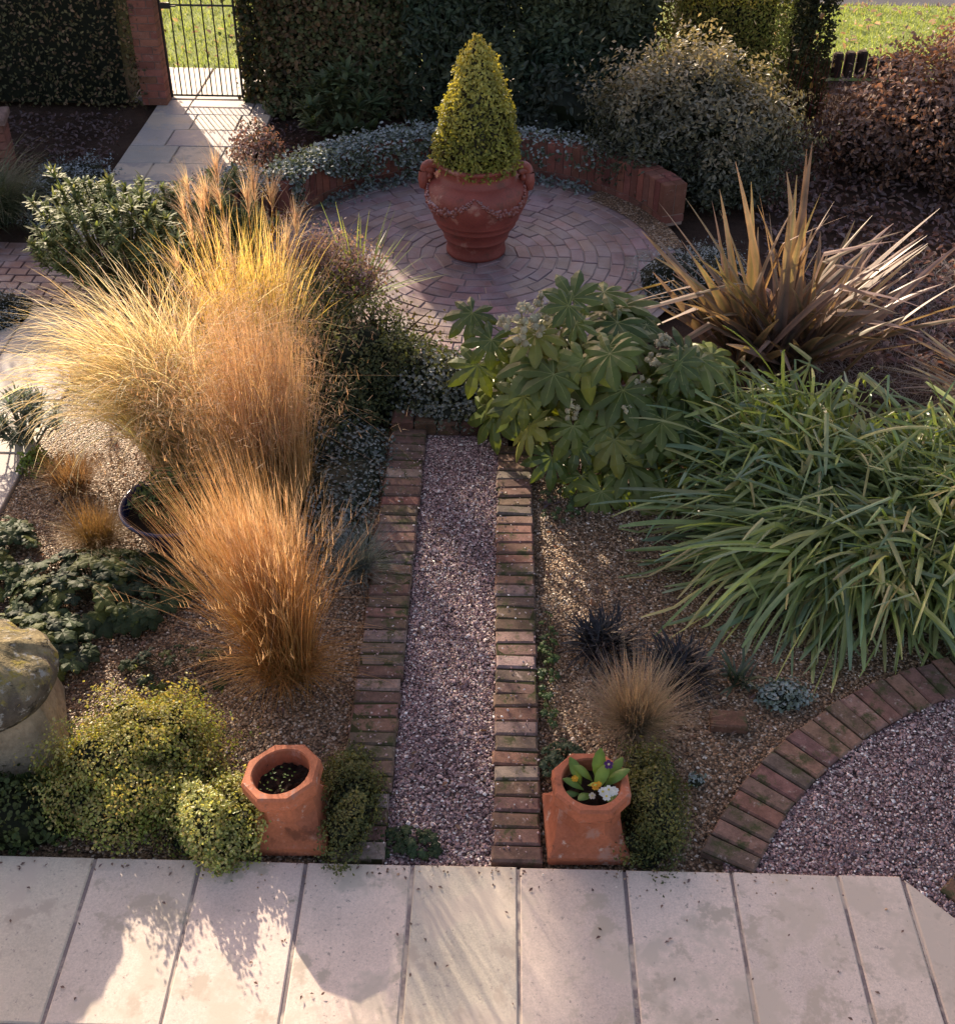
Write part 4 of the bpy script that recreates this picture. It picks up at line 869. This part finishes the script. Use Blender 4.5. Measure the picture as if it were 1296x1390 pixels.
# cotoneaster / ivy covering the terrace's front wall
DK=[(.065,.085,.042),(.085,.105,.052),(.05,.07,.038),(.115,.125,.06)]
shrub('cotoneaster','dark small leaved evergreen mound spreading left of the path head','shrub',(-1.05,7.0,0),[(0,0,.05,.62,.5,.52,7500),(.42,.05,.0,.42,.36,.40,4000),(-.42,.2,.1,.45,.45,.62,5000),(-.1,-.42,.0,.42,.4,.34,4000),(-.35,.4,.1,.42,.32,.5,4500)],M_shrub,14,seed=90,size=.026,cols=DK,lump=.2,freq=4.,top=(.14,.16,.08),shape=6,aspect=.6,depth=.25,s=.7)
shrub('ivy_mound','low ivy covered bank closing the head of the gravel path','shrub',(-.05,6.92,0),[(0,0,.0,.5,.36,.3,4500),(.45,.1,.0,.35,.3,.28,2500),(-.4,-.05,0,.35,.35,.33,2800),(-.1,-.33,.03,.42,.13,.13,1300),(.3,-.3,.0,.25,.12,.12,700)],M_frosty,0,seed=100,size=.028,cols=[(.06,.075,.03),(.09,.10,.04),(.05,.065,.03)],lump=.2,freq=4.,top=(.14,.14,.06),shape=6,aspect=.8)
shrub('ground_cover','blue green creeping leaves on soil left of the brick strip','ground cover',(-.92,5.85,0),[(0,0,-.02,.28,.5,.13,2600),(.08,-.55,-.02,.17,.3,.09,900),(-.02,.45,0,.3,.3,.2,1500)],M_frosty,0,seed=110,size=.024,cols=[(.06,.09,.06),(.08,.10,.06)],lump=.25,shape=6,aspect=.7)
# nandina: airy purplish
shrub('nandina','airy purple tinged small leaved shrub at the terrace left edge','shrub',(-1.2,7.9,0),[(0,0,.42,.34,.28,.34,2600),(.2,-.1,.38,.2,.2,.24,900),(-.25,.1,.45,.28,.25,.3,1500)],M_shrub,22,seed=120,size=.034,cols=[(.22,.15,.15),(.28,.18,.21),(.18,.18,.10),(.36,.24,.28),(.38,.20,.16)],lump=.3,freq=5.,depth=.6,corecol=None,aspect=.4,top=(.52,.36,.44))  # pinkish top colour paints light on the upper leaves
shrub('sprig_shrub','thin twiggy green sprigs overlapping the sunlit terrace bricks','shrub',(-.82,7.6,0),[(0,0,.2,.3,.22,.3,260),(.3,.0,.1,.2,.18,.2,110)],M_shrub,9,seed=125,size=.036,cols=[(.16,.14,.05),(.20,.16,.06)],lump=.4,freq=6.,depth=.7,corecol=None,aspect=.4)
# ivy spilling over the curved wall
def ivy_on_wall(label,d0,d1,n,dens_front,loc=(CX,CY,0),h=.385,drop=.33,seed=0,prob=.5,thick=.05):
    root=thing('trailing_ivy',label,'ivy',loc); mb=MB(); lu=Lump(seed,3.,8)
    a=np.radians(RNG.uniform(d0,d1,n)); r=CR+.12+RNG.normal(0,.09,n); z=h+np.abs(RNG.normal(0,thick,n))
    P=np.c_[r*np.cos(a),r*np.sin(a),z]; nr=np.tile([0,0,1.],(n,1))
    m=int(n*dens_front); a=np.radians(RNG.uniform(d0,d1,m)); u=RNG.random(m); ll=np.clip(.5+.75*lu(np.c_[np.cos(a)*3,np.sin(a)*3,0*a]),.05,1.1); k=u<ll; a=a[k];u=u[k]
    q=CR-.02-np.abs(RNG.normal(0,.03,len(a)))-.04*u; P2=np.c_[q*np.cos(a),q*np.sin(a),np.maximum(h-u*drop,.04)]; n2=np.c_[-np.cos(a),-np.sin(a),0*a+.3]
    P=np.concatenate([P,P2]); nr=np.concatenate([nr,n2])
    c=pick([(.07,.10,.05),(.10,.12,.065),(.05,.075,.04)],len(P))*RNG.uniform(.7,1.3,(len(P),1)); leaves(mb,P,nr,.036,.8,c,spread=.6,shape=6); mb.build('foliage',M_frost2,root)
    sb=MB()
    for i in range(10):
        t=math.radians(RNG.uniform(d0,d1)); pts=[((CR+.1)*math.cos(t),(CR+.1)*math.sin(t),h+.01),((CR-.01)*math.cos(t),(CR-.01)*math.sin(t),h-.02),((CR-.015)*math.cos(t+.04),(CR-.015)*math.sin(t+.04),h-.2)]; tube(sb,pts,.003,(.12,.08,.06),4)
    sb.build('stems',M_bark,root); return root
ivy_on_wall('thick frosted ivy draped over the left half of the curved wall',97,160,3400,.62,seed=3,thick=.03)
ivy_on_wall('thin frosted ivy trailing over the wall right of the urn',48,92,700,.3,seed=11,drop=.25,thick=.025)
root=thing('ground_ivy','frosted ivy creeping along the wall foot behind the urn','ivy',(CX,CY,0)); mb=MB(); n=700
a=np.radians(np.concatenate([RNG.uniform(92,150,420),RNG.uniform(52,90,280)])); q=1.66-np.abs(RNG.normal(0,.07,n)); leaves(mb,np.c_[q*np.cos(a),q*np.sin(a),.05+np.abs(RNG.normal(0,.03,n))],np.tile([0,-.3,1.],(n,1)),.036,.8,jit((.07,.10,.07),n,.3),shape=6); mb.build('foliage',M_frosty,root)
root=thing('trailing_ivy','frosted ivy lying on the short wall end left of the terrace','ivy',(-2.2,9.75,.33)); mb=MB(); n=900
leaves(mb,np.c_[RNG.normal(0,.2,n),RNG.normal(0,.1,n),np.abs(RNG.normal(0,.04,n))],np.tile([0,0,1.],(n,1)),.036,.8,jit((.09,.12,.09),n,.3),shape=6); mb.build('foliage',M_frost2,root)

# left: euphorbia with leafy whorls
def whorls(name,label,loc,radii,k,per,ln,wd,cb,ct,mat,cz=.25,stemcol=(.12,.12,.06),lump=.2,seed=0,zlow=-.1,cat='shrub'):
    root=thing(name,label,cat,loc); mb=MB(); sb=MB()
    P,nr,t=blob((0,0,cz),radii,k,seed,.35,lump,3.,zlow=zlow)
    for p,n_ in zip(P,nr):
        ax=unit(n_*.6+np.array([0,0,.7])); c0=np.array([p[0]*.3,p[1]*.3,0]); tube(sb,[c0,(c0+p)/2+[0,0,.04],p],[.006,.005,.004],stemcol,5)
        m=per; az=RNG.uniform(0,2*PI,m); base=p+ax*RNG.uniform(-.07,.02,m)[:,None]
        blades(mb,base,az,RNG.uniform(.3,1.5,m),RNG.uniform(.2,.9,m),RNG.uniform(*ln,m),RNG.uniform(*wd,m),3,jit(cb,m,.25),jit(ct,m,.25),profile='strap')
    mb.build('foliage',mat,root); sb.build('stems',M_bark,root); return root
whorls('euphorbia','bushy grey green shrub with whorled leaves beside the brick setts',(-2.9,8.35,0),(.58,.42,.62),190,34,(.05,.11),(.013,.02),(.10,.13,.06),(.30,.34,.16),M_shrub,.28,seed=4)
whorls('euphorbia','lower grey green whorled shrub behind the golden plume grass',(-2.3,8.75,0),(.45,.35,.5),110,30,(.05,.1),(.013,.02),(.09,.12,.06),(.25,.29,.15),M_shrub,.25,seed=5)
whorls('blue_spurge','blue grey spurge drooping over the slab path edge',(-3.02,6.3,0),(.26,.2,.2),34,46,(.06,.11),(.007,.011),(.09,.13,.12),(.20,.25,.23),M_shrub,.12,seed=6,cat='plant')
shrub('silver_carpet','blue grey frosted carpet plant beside the gate path','ground cover',(-3.95,10.35,0),[(0,0,-.02,.42,.6,.15,3200),(.1,-.6,-.02,.32,.4,.12,1500)],M_frost2,0,seed=140,size=.03,cols=[(.12,.15,.16),(.16,.19,.21)],lump=.25,freq=5.)
shrub('silver_carpet','silver frosted cushion beside the brick setts at left edge','ground cover',(-3.78,7.95,0),[(0,0,-.02,.30,.38,.16,2600)],M_frost2,0,seed=141,size=.024,cols=[(.18,.21,.23),(.26,.29,.32)],lump=.25,freq=5.,aspect=.25)
shrub('silver_cushion','silver frosted feathery cushion between hand leaved and sword leaved plants','ground cover',(1.5,8.55,0),[(0,0,-.02,.42,.38,.32,3600),(.25,.3,-.02,.3,.3,.26,1500)],M_frost2,0,seed=142,size=.03,cols=[(.30,.35,.37),(.40,.45,.48)],lump=.25,freq=5.,aspect=.22)
shrub('green_tuft','small bright green leafy plant at the slab path edge','plant',(-2.86,6.0,0),[(0,0,0,.1,.1,.12,380)],M_box,0,seed=143,size=.03,cols=[(.16,.24,.05),(.12,.2,.05)],corecol=None,shape=6)
shrub('pale_plant','pale sunlit leafy plant on the far left behind the plinth','plant',(-4.98,10.9,0),[(0,0,.35,.2,.2,.3,700)],M_box,3,seed=144,size=.03,cols=[(.2,.22,.12),(.3,.28,.15)],shape=6)
shrub('copper_shrub','low coppery leaved shrub sunlit beside the gate path','shrub',(-2.28,11.1,0),[(0,0,.05,.28,.4,.26,1500)],M_dead,8,seed=145,size=.04,cols=[(.36,.22,.17),(.45,.30,.24),(.16,.15,.09)],lump=.3,corecol=None,depth=.5,shape=6)
whorls('hellebore','pale green leafy plant in front of the ivy hedge',(-1.55,11.75,0),(.4,.3,.5),60,12,(.1,.18),(.03,.05),(.07,.10,.05),(.14,.17,.09),M_shrub,.15,seed=9,cat='plant')
shrub('fern_clump','dark leafy plant under the laurel hedge right of the cone','plant',(.75,11.75,0),[(0,0,.1,.6,.35,.55,1600)],M_gloss,6,seed=146,size=.08,cols=[(.04,.055,.04),(.06,.07,.05)],lump=.3,shape=6,aspect=.5,depth=.5)
# right: viburnum
VB=[(.06,.075,.045),(.085,.095,.055),(.045,.06,.035)]
shrub('viburnum','large rounded grey green shrub with small leaves beside the curved wall','shrub',(1.72,10.65,0),[(0,0,.42,.82,.6,.72,9000),(-.35,-.05,.5,.5,.42,.62,4500),(.42,-.05,.3,.55,.5,.6,5000),(.0,.1,.75,.5,.42,.55,4500),(.25,-.3,.15,.5,.4,.45,3600)],M_vib,26,seed=150,size=.052,cols=VB,lump=.42,freq=6.,top=(.48,.38,.25),aspect=.45,depth=.35,s=.62)  # tan top colour paints sunlight on the shrub's upper leaves
shrub('brown_leaf_shrub','sprawling shrub of dry brown leaves at the right edge','shrub',(4.15,11.3,0),[(0,0,.3,.95,.8,.75,6500),(.5,.35,.55,.8,.7,.75,5500),(-.55,-.1,.15,.55,.6,.5,3500),(.5,-.6,.2,.7,.55,.55,4200)],M_dead,40,seed=160,size=.055,cols=[(.10,.055,.035),(.15,.08,.05),(.07,.045,.035),(.20,.11,.06)],lump=.3,freq=5.,top=(.5,.33,.22),aspect=.55,depth=.55,corecol=(.02,.012,.01),s=.45)  # lighter tan top is sunlight put into the dry leaves' colour
# red stemmed dogwood
root=thing('red_stem_shrub','thin upright red stems with a few yellow leaves beside the dark hedge','shrub',(3.15,12.3,0)); mb=MB(); n=70
P=blades(mb,disc(n,.3),RNG.uniform(0,6.28,n),RNG.uniform(.0,.3,n),RNG.uniform(-.05,.2,n),RNG.uniform(.5,1.1,n),RNG.uniform(.008,.013,n),4,(.15,.03,.03),(.22,.07,.05)); mb.build('stems',M_bark,root)
mb=MB(); q=P[RNG.integers(0,n,26),RNG.integers(2,5,26)]; leaves(mb,q,star(26),.075,.7,pick([(.45,.28,.05),(.4,.2,.06),(.3,.3,.08)],26),shape=6); mb.build('foliage',M_dead,root)
# leaf litter on the right bed
mb=MB(); pl=[(2.2,7.6),(5.2,7.0),(5.6,12.2),(2.7,12.2),(2.3,10.2)]; xy=scatter(pl,5200)
leaves(mb,np.c_[xy,RNG.uniform(-.05,.0,len(xy))],np.tile([0,0,1.],(len(xy),1)),.065,.6,jit(pick([(.14,.075,.06),(.20,.12,.10),(.10,.06,.05),(.26,.18,.16)],len(xy)),len(xy),.2),spread=.45,fold=.35,shape=6)
o=mb.build('leaf_litter',M_dead); struct(o,'fallen brown leaves covering the shaded soil','stuff')
mb=MB(); pl=[(2.3,7.2),(4.8,6.4),(4.8,9.2),(2.4,9.3)]; xy=scatter(pl,6500); n=len(xy)
blades(mb,np.c_[xy,np.full(n,-.05)],RNG.uniform(0,6.28,n),RNG.uniform(.5,1.5,n),RNG.uniform(.2,.8,n),RNG.uniform(.06,.18,n),RNG.uniform(.003,.007,n),3,(.34,.31,.34),(.48,.45,.52),zmin=-.05)
o=mb.build('frosted_mulch',M_straw); struct(o,'pale frosted straw on the bed beyond the sword plant','stuff')
# dark leafy debris under fatsia & left bed
mb=MB(); xy=np.concatenate([scatter([(.3,5.7),(1.7,5.7),(1.7,7.3),(.3,7.3)],1100),scatter([(-5.2,9.9),(-3.7,9.9),(-3.8,12.3),(-5.4,12.3)],1200),scatter([(-2.6,10.2),(-1.2,10.9),(1,11.2),(1,12.2),(-2.6,12.2)],1400)])
n=len(xy); leaves(mb,np.c_[xy,RNG.uniform(-.05,.0,n)],np.tile([0,0,1.],(n,1)),.05,.6,jit((.11,.065,.055),n,.4),spread=.4,fold=.3,shape=6); o=mb.build('leaf_litter',M_dead); struct(o,'scattered fallen leaves under the shrubs','stuff')

mb=MB(); xy=np.concatenate([np.c_[RNG.uniform(-2.2,1.9,55),RNG.uniform(2.2,3.14,55)],np.c_[RNG.uniform(-2.3,1.2,60),3.13-np.abs(RNG.normal(0,.05,60))]]); n=len(xy)
leaves(mb,np.c_[xy,np.full(n,.036)],np.tile([0,0,1.],(n,1)),.02,.5,jit((.13,.085,.05),n,.4),spread=.3,fold=.3); o=mb.build('leaf_litter',M_dead); struct(o,'tiny dry leaf fragments on the paving slabs','stuff')
mb=MB(); xy=np.concatenate([scatter([(-2.8,3.4),(-.7,3.4),(-.7,6.3),(-2.8,6.3)],260),scatter([(.3,3.3),(1.4,3.9),(2.0,4.8),(.3,6)],170),scatter([(-.43,3.2),(.04,3.2),(.04,6.4),(-.43,6.4)],30)]); n=len(xy)
leaves(mb,np.c_[xy,RNG.uniform(-.008,.006,n)],np.tile([0,0,1.],(n,1)),.035,.5,jit((.17,.10,.055),n,.4),spread=.4,fold=.35,shape=6); o=mb.build('leaf_litter',M_dead); struct(o,'scattered dry brown leaves on the gravel','stuff')
# lower-left: lobed dark leaves
def lobed(name,label,loc,rx,ry,n,size,cols,h=.14,cat='plant',mat=M_shrub,lobes=5,fan=2.2,flat=.5):
    root=thing(name,label,cat,loc); fb=MB(); vb=MB(); sb=MB()
    a=RNG.uniform(0,6.28,n); q=np.sqrt(RNG.random(n)); P=np.c_[rx*q*np.cos(a),ry*q*np.sin(a),h*(1-.6*q**2)*RNG.uniform(.6,1.15,n)]
    Nn=unit(np.c_[np.cos(a)*q*.5,np.sin(a)*q*.5,np.ones(n)]+RNG.normal(0,flat*.4,(n,3))); T=unit(np.c_[np.cos(a),np.sin(a),-.1*np.ones(n)]+RNG.normal(0,.5,(n,3)))
    palmate(fb,vb,P,Nn,T,size*RNG.uniform(.7,1.3,n),pick(cols,n)*RNG.uniform(.75,1.25,(n,1)),lobes,fan,(.12,.15,.06),wid=.7,droop0=.1)
    for p in P: tube(sb,[(p[0]*.6,p[1]*.6,-.02),p],[.003,.002],(.10,.09,.05),4)
    fb.build('foliage',mat,root); sb.build('stems',M_bark,root); return root
DL=[(.045,.07,.034),(.055,.085,.04),(.04,.06,.04),(.10,.12,.035)]
lobed('lobed_ground_cover','band of dark lobed leaves on gravel below the blue bowl',(-2.13,4.85,0),.5,.33,170,.072,DL)
lobed('lobed_ground_cover','dark lobed leaves at the left edge beside bare gravel',(-2.95,5.05,0),.36,.42,130,.072,DL)
lobed('lobed_ground_cover','dark lobed leaves directly behind the mushroom stone',(-2.42,4.4,0),.42,.25,110,.07,DL)
lobed('lobed_seedling','few dark lobed leaves in gravel behind the pale mound',(-1.55,4.3,0),.34,.16,30,.04,DL,.06)
lobed('geranium','yellowing rounded lobed leaves beneath the mushroom stone base',(-2.02,3.66,0),.2,.14,34,.04,[(.10,.15,.04),(.26,.25,.05),(.07,.12,.04)],.08,mat=M_box)
lobed('weed','dark green weeds at the foot of the gravel path',(-.33,3.27,0),.14,.08,40,.03,[(.05,.08,.04),(.06,.09,.04)],.05)
lobed('weed','small green seedlings along the right brick strip beside gravel',(.31,4.35,0),.05,.45,46,.024,[(.10,.16,.05),(.08,.13,.05)],.06,mat=M_box)
lobed('weed','green leafy weeds behind the primrose pot beside bricks',(.36,3.72,0),.1,.14,60,.03,[(.06,.10,.05),(.09,.13,.07)],.1,mat=M_box)
lobed('weed','tiny green weeds on the gravel under the hand leaved shrub',(.42,5.75,0),.16,.2,40,.022,[(.08,.13,.05),(.10,.14,.06)],.05,mat=M_box)
shrub('silver_thyme','small silvery grey green cushion against the curved edging','plant',(1.47,4.2,0),[(0,0,-.01,.14,.10,.09,900)],M_frosty,0,seed=170,size=.022,cols=[(.16,.22,.17),(.2,.25,.2)],aspect=.7,shape=6)
shrub('silver_thyme','tiny silvery tuft left of the curved edging','plant',(.98,3.66,0),[(0,0,-.01,.05,.04,.04,160)],M_frosty,0,seed=171,size=.018,cols=[(.2,.26,.22)],aspect=.7,shape=6)
mb=MB(); xy=np.concatenate([scatter([(3.2,14.2),(6.5,14.2),(7.2,17.0),(3.2,17.0)],260),scatter([(-4.4,13.9),(-2.6,13.9),(-2.6,16.8),(-5.0,16.8)],45)]); n=len(xy)
leaves(mb,np.c_[xy,np.full(n,.0)],np.tile([0,0,1.],(n,1)),.08,.6,jit((.5,.42,.3),n,.4),spread=.4,fold=.3,shape=6); o=mb.build('leaf_litter',M_dead); struct(o,'pale fallen leaves lying on the lawn','stuff')
# lawn blades in view
mb=MB(); xy=np.concatenate([scatter([(-4.6,13.85),(-2.4,13.85),(-2.6,16.9),(-5.6,16.9)],7000),scatter([(3.0,14.2),(6.5,14.2),(7.4,17.0),(3.0,17.0)],12000)]); n=len(xy)
blades(mb,np.c_[xy,np.full(n,-.05)],RNG.uniform(0,6.28,n),RNG.uniform(.1,1.0,n),RNG.uniform(.1,.6,n),RNG.uniform(.03,.09,n),RNG.uniform(.006,.012,n),2,(.26,.34,.09),pick([(.46,.54,.2),(.62,.64,.38),(.38,.47,.15)],n),zmin=-.05)
o=mb.build('lawn_grass',M_lawnb); struct(o,'short sunlit lawn grass beyond the garden boundary','stuff')

# tall trees added out of frame beyond the lawn to shade the patio
def tree(label,loc,hb,rad,n,seed,lean=-1.6):
    root=thing('added_shade_tree',label,'tree',loc,0,'added unseen shade trees beyond the lawn')
    mb=MB(); tube(mb,[(lean,0,-.1),(lean*.9,0,hb*.5),(lean*.45,.05,hb),(.05,0,hb+rad[2])],[.24,.19,.15,.07],(.09,.07,.05),10); mb.build('trunk',M_bark,root)
    mb=MB(); 
    for i in range(8):
        a=i*.785+RNG.uniform(-.2,.2); tube(mb,[(0,0,hb+.2*i/8*rad[2]),(rad[0]*.4*math.cos(a),rad[1]*.4*math.sin(a),hb+rad[2]*.45),(rad[0]*.8*math.cos(a),rad[1]*.8*math.sin(a),hb+rad[2]*RNG.uniform(.5,1.2))],[.09,.06,.03],(.09,.07,.05),6)
    mb.build('limbs',M_bark,root)
    mb=MB()
    for i in range(14):
        d=star(1)[0]; c=np.array([0,0,hb+rad[2]])+d*np.array(rad)*.62; rr=RNG.uniform(.38,.6)
        mound(mb,tuple(c),(rad[0]*rr,rad[1]*rr,rad[2]*rr*.8),n//14,.17,[(.05,.075,.025),(.07,.09,.03)],seed=seed+i,lump=.3,depth=.7,corecol=None,zlow=-1.,shape=6,aspect=.7)
    mb.build('crown',M_hedge,root)
tree('added unseen broadleaf tree beyond the lawn casting shade on the patio',(-8.65,24,0),8.42,(2.35,2.4,1.4),26000,300)
tree('larger added unseen broadleaf tree behind the first one thickening its shade',(-10.9,30,0),11.4,(2.7,2.6,1.8),15000,340,2.2)

# ================================================================== LIGHT
EL=math.radians(21.); AZS=math.radians(26.6)
world=bpy.data.worlds.new('World'); scene.world=world; world.use_nodes=True; nt=world.node_tree
bg=nt.nodes['Background']; sky=nt.nodes.new('ShaderNodeTexSky'); sky.sky_type='NISHITA'; sky.sun_disc=False; sky.sun_elevation=EL; sky.sun_rotation=-AZS
sky.air_density=1.0; sky.dust_density=2.0; sky.ozone_density=1.0
tint=mix(nt,1.0,sky.outputs[0],(2.12,1.66,1.45),'MULTIPLY'); nt.links.new(tint,bg.inputs[0]); bg.inputs[1].default_value=.15
sd=bpy.data.lights.new('sun','SUN'); sd.energy=5.0; sd.angle=math.radians(.55); sd.color=(1.95,1.62,1.20)
so=bpy.data.objects.new('sun',sd); COL.objects.link(so)
dirv=Vector((math.sin(AZS)*math.cos(EL),-math.cos(AZS)*math.cos(EL),-math.sin(EL)))
so.rotation_euler=dirv.to_track_quat('-Z','Y').to_euler(); so.location=(-6,12,8)

# ================================================================== CAMERA
F_PX,PITCH,YAW,ROLL,HC=1625.158,.639863,.0148154,.0112373,4.4546557
cd=bpy.data.cameras.new('camera'); co=bpy.data.objects.new('camera',cd); COL.objects.link(co); scene.camera=co
cy,sy,cp,sp_=math.cos(YAW),math.sin(YAW),math.cos(PITCH),math.sin(PITCH)
fwd=Vector((-sy*cp,cy*cp,-sp_)); right=Vector((cy,sy,0)); up=right.cross(fwd)
cr,sr=math.cos(ROLL),math.sin(ROLL); r2=cr*right+sr*up; u2=-sr*right+cr*up
co.matrix_world=Matrix(((r2.x,u2.x,-fwd.x,0),(r2.y,u2.y,-fwd.y,0),(r2.z,u2.z,-fwd.z,HC),(0,0,0,1)))
cd.sensor_fit='VERTICAL'; cd.sensor_height=36; cd.lens=F_PX/1390*36; cd.shift_y=(650-695)/1390
cd.clip_start=.1; cd.clip_end=1000
scene.view_settings.view_transform='Standard'; scene.view_settings.look='None'; scene.view_settings.exposure=0
scene.cycles.max_bounces=5; scene.cycles.diffuse_bounces=3; scene.cycles.transmission_bounces=4; scene.cycles.use_denoising=True
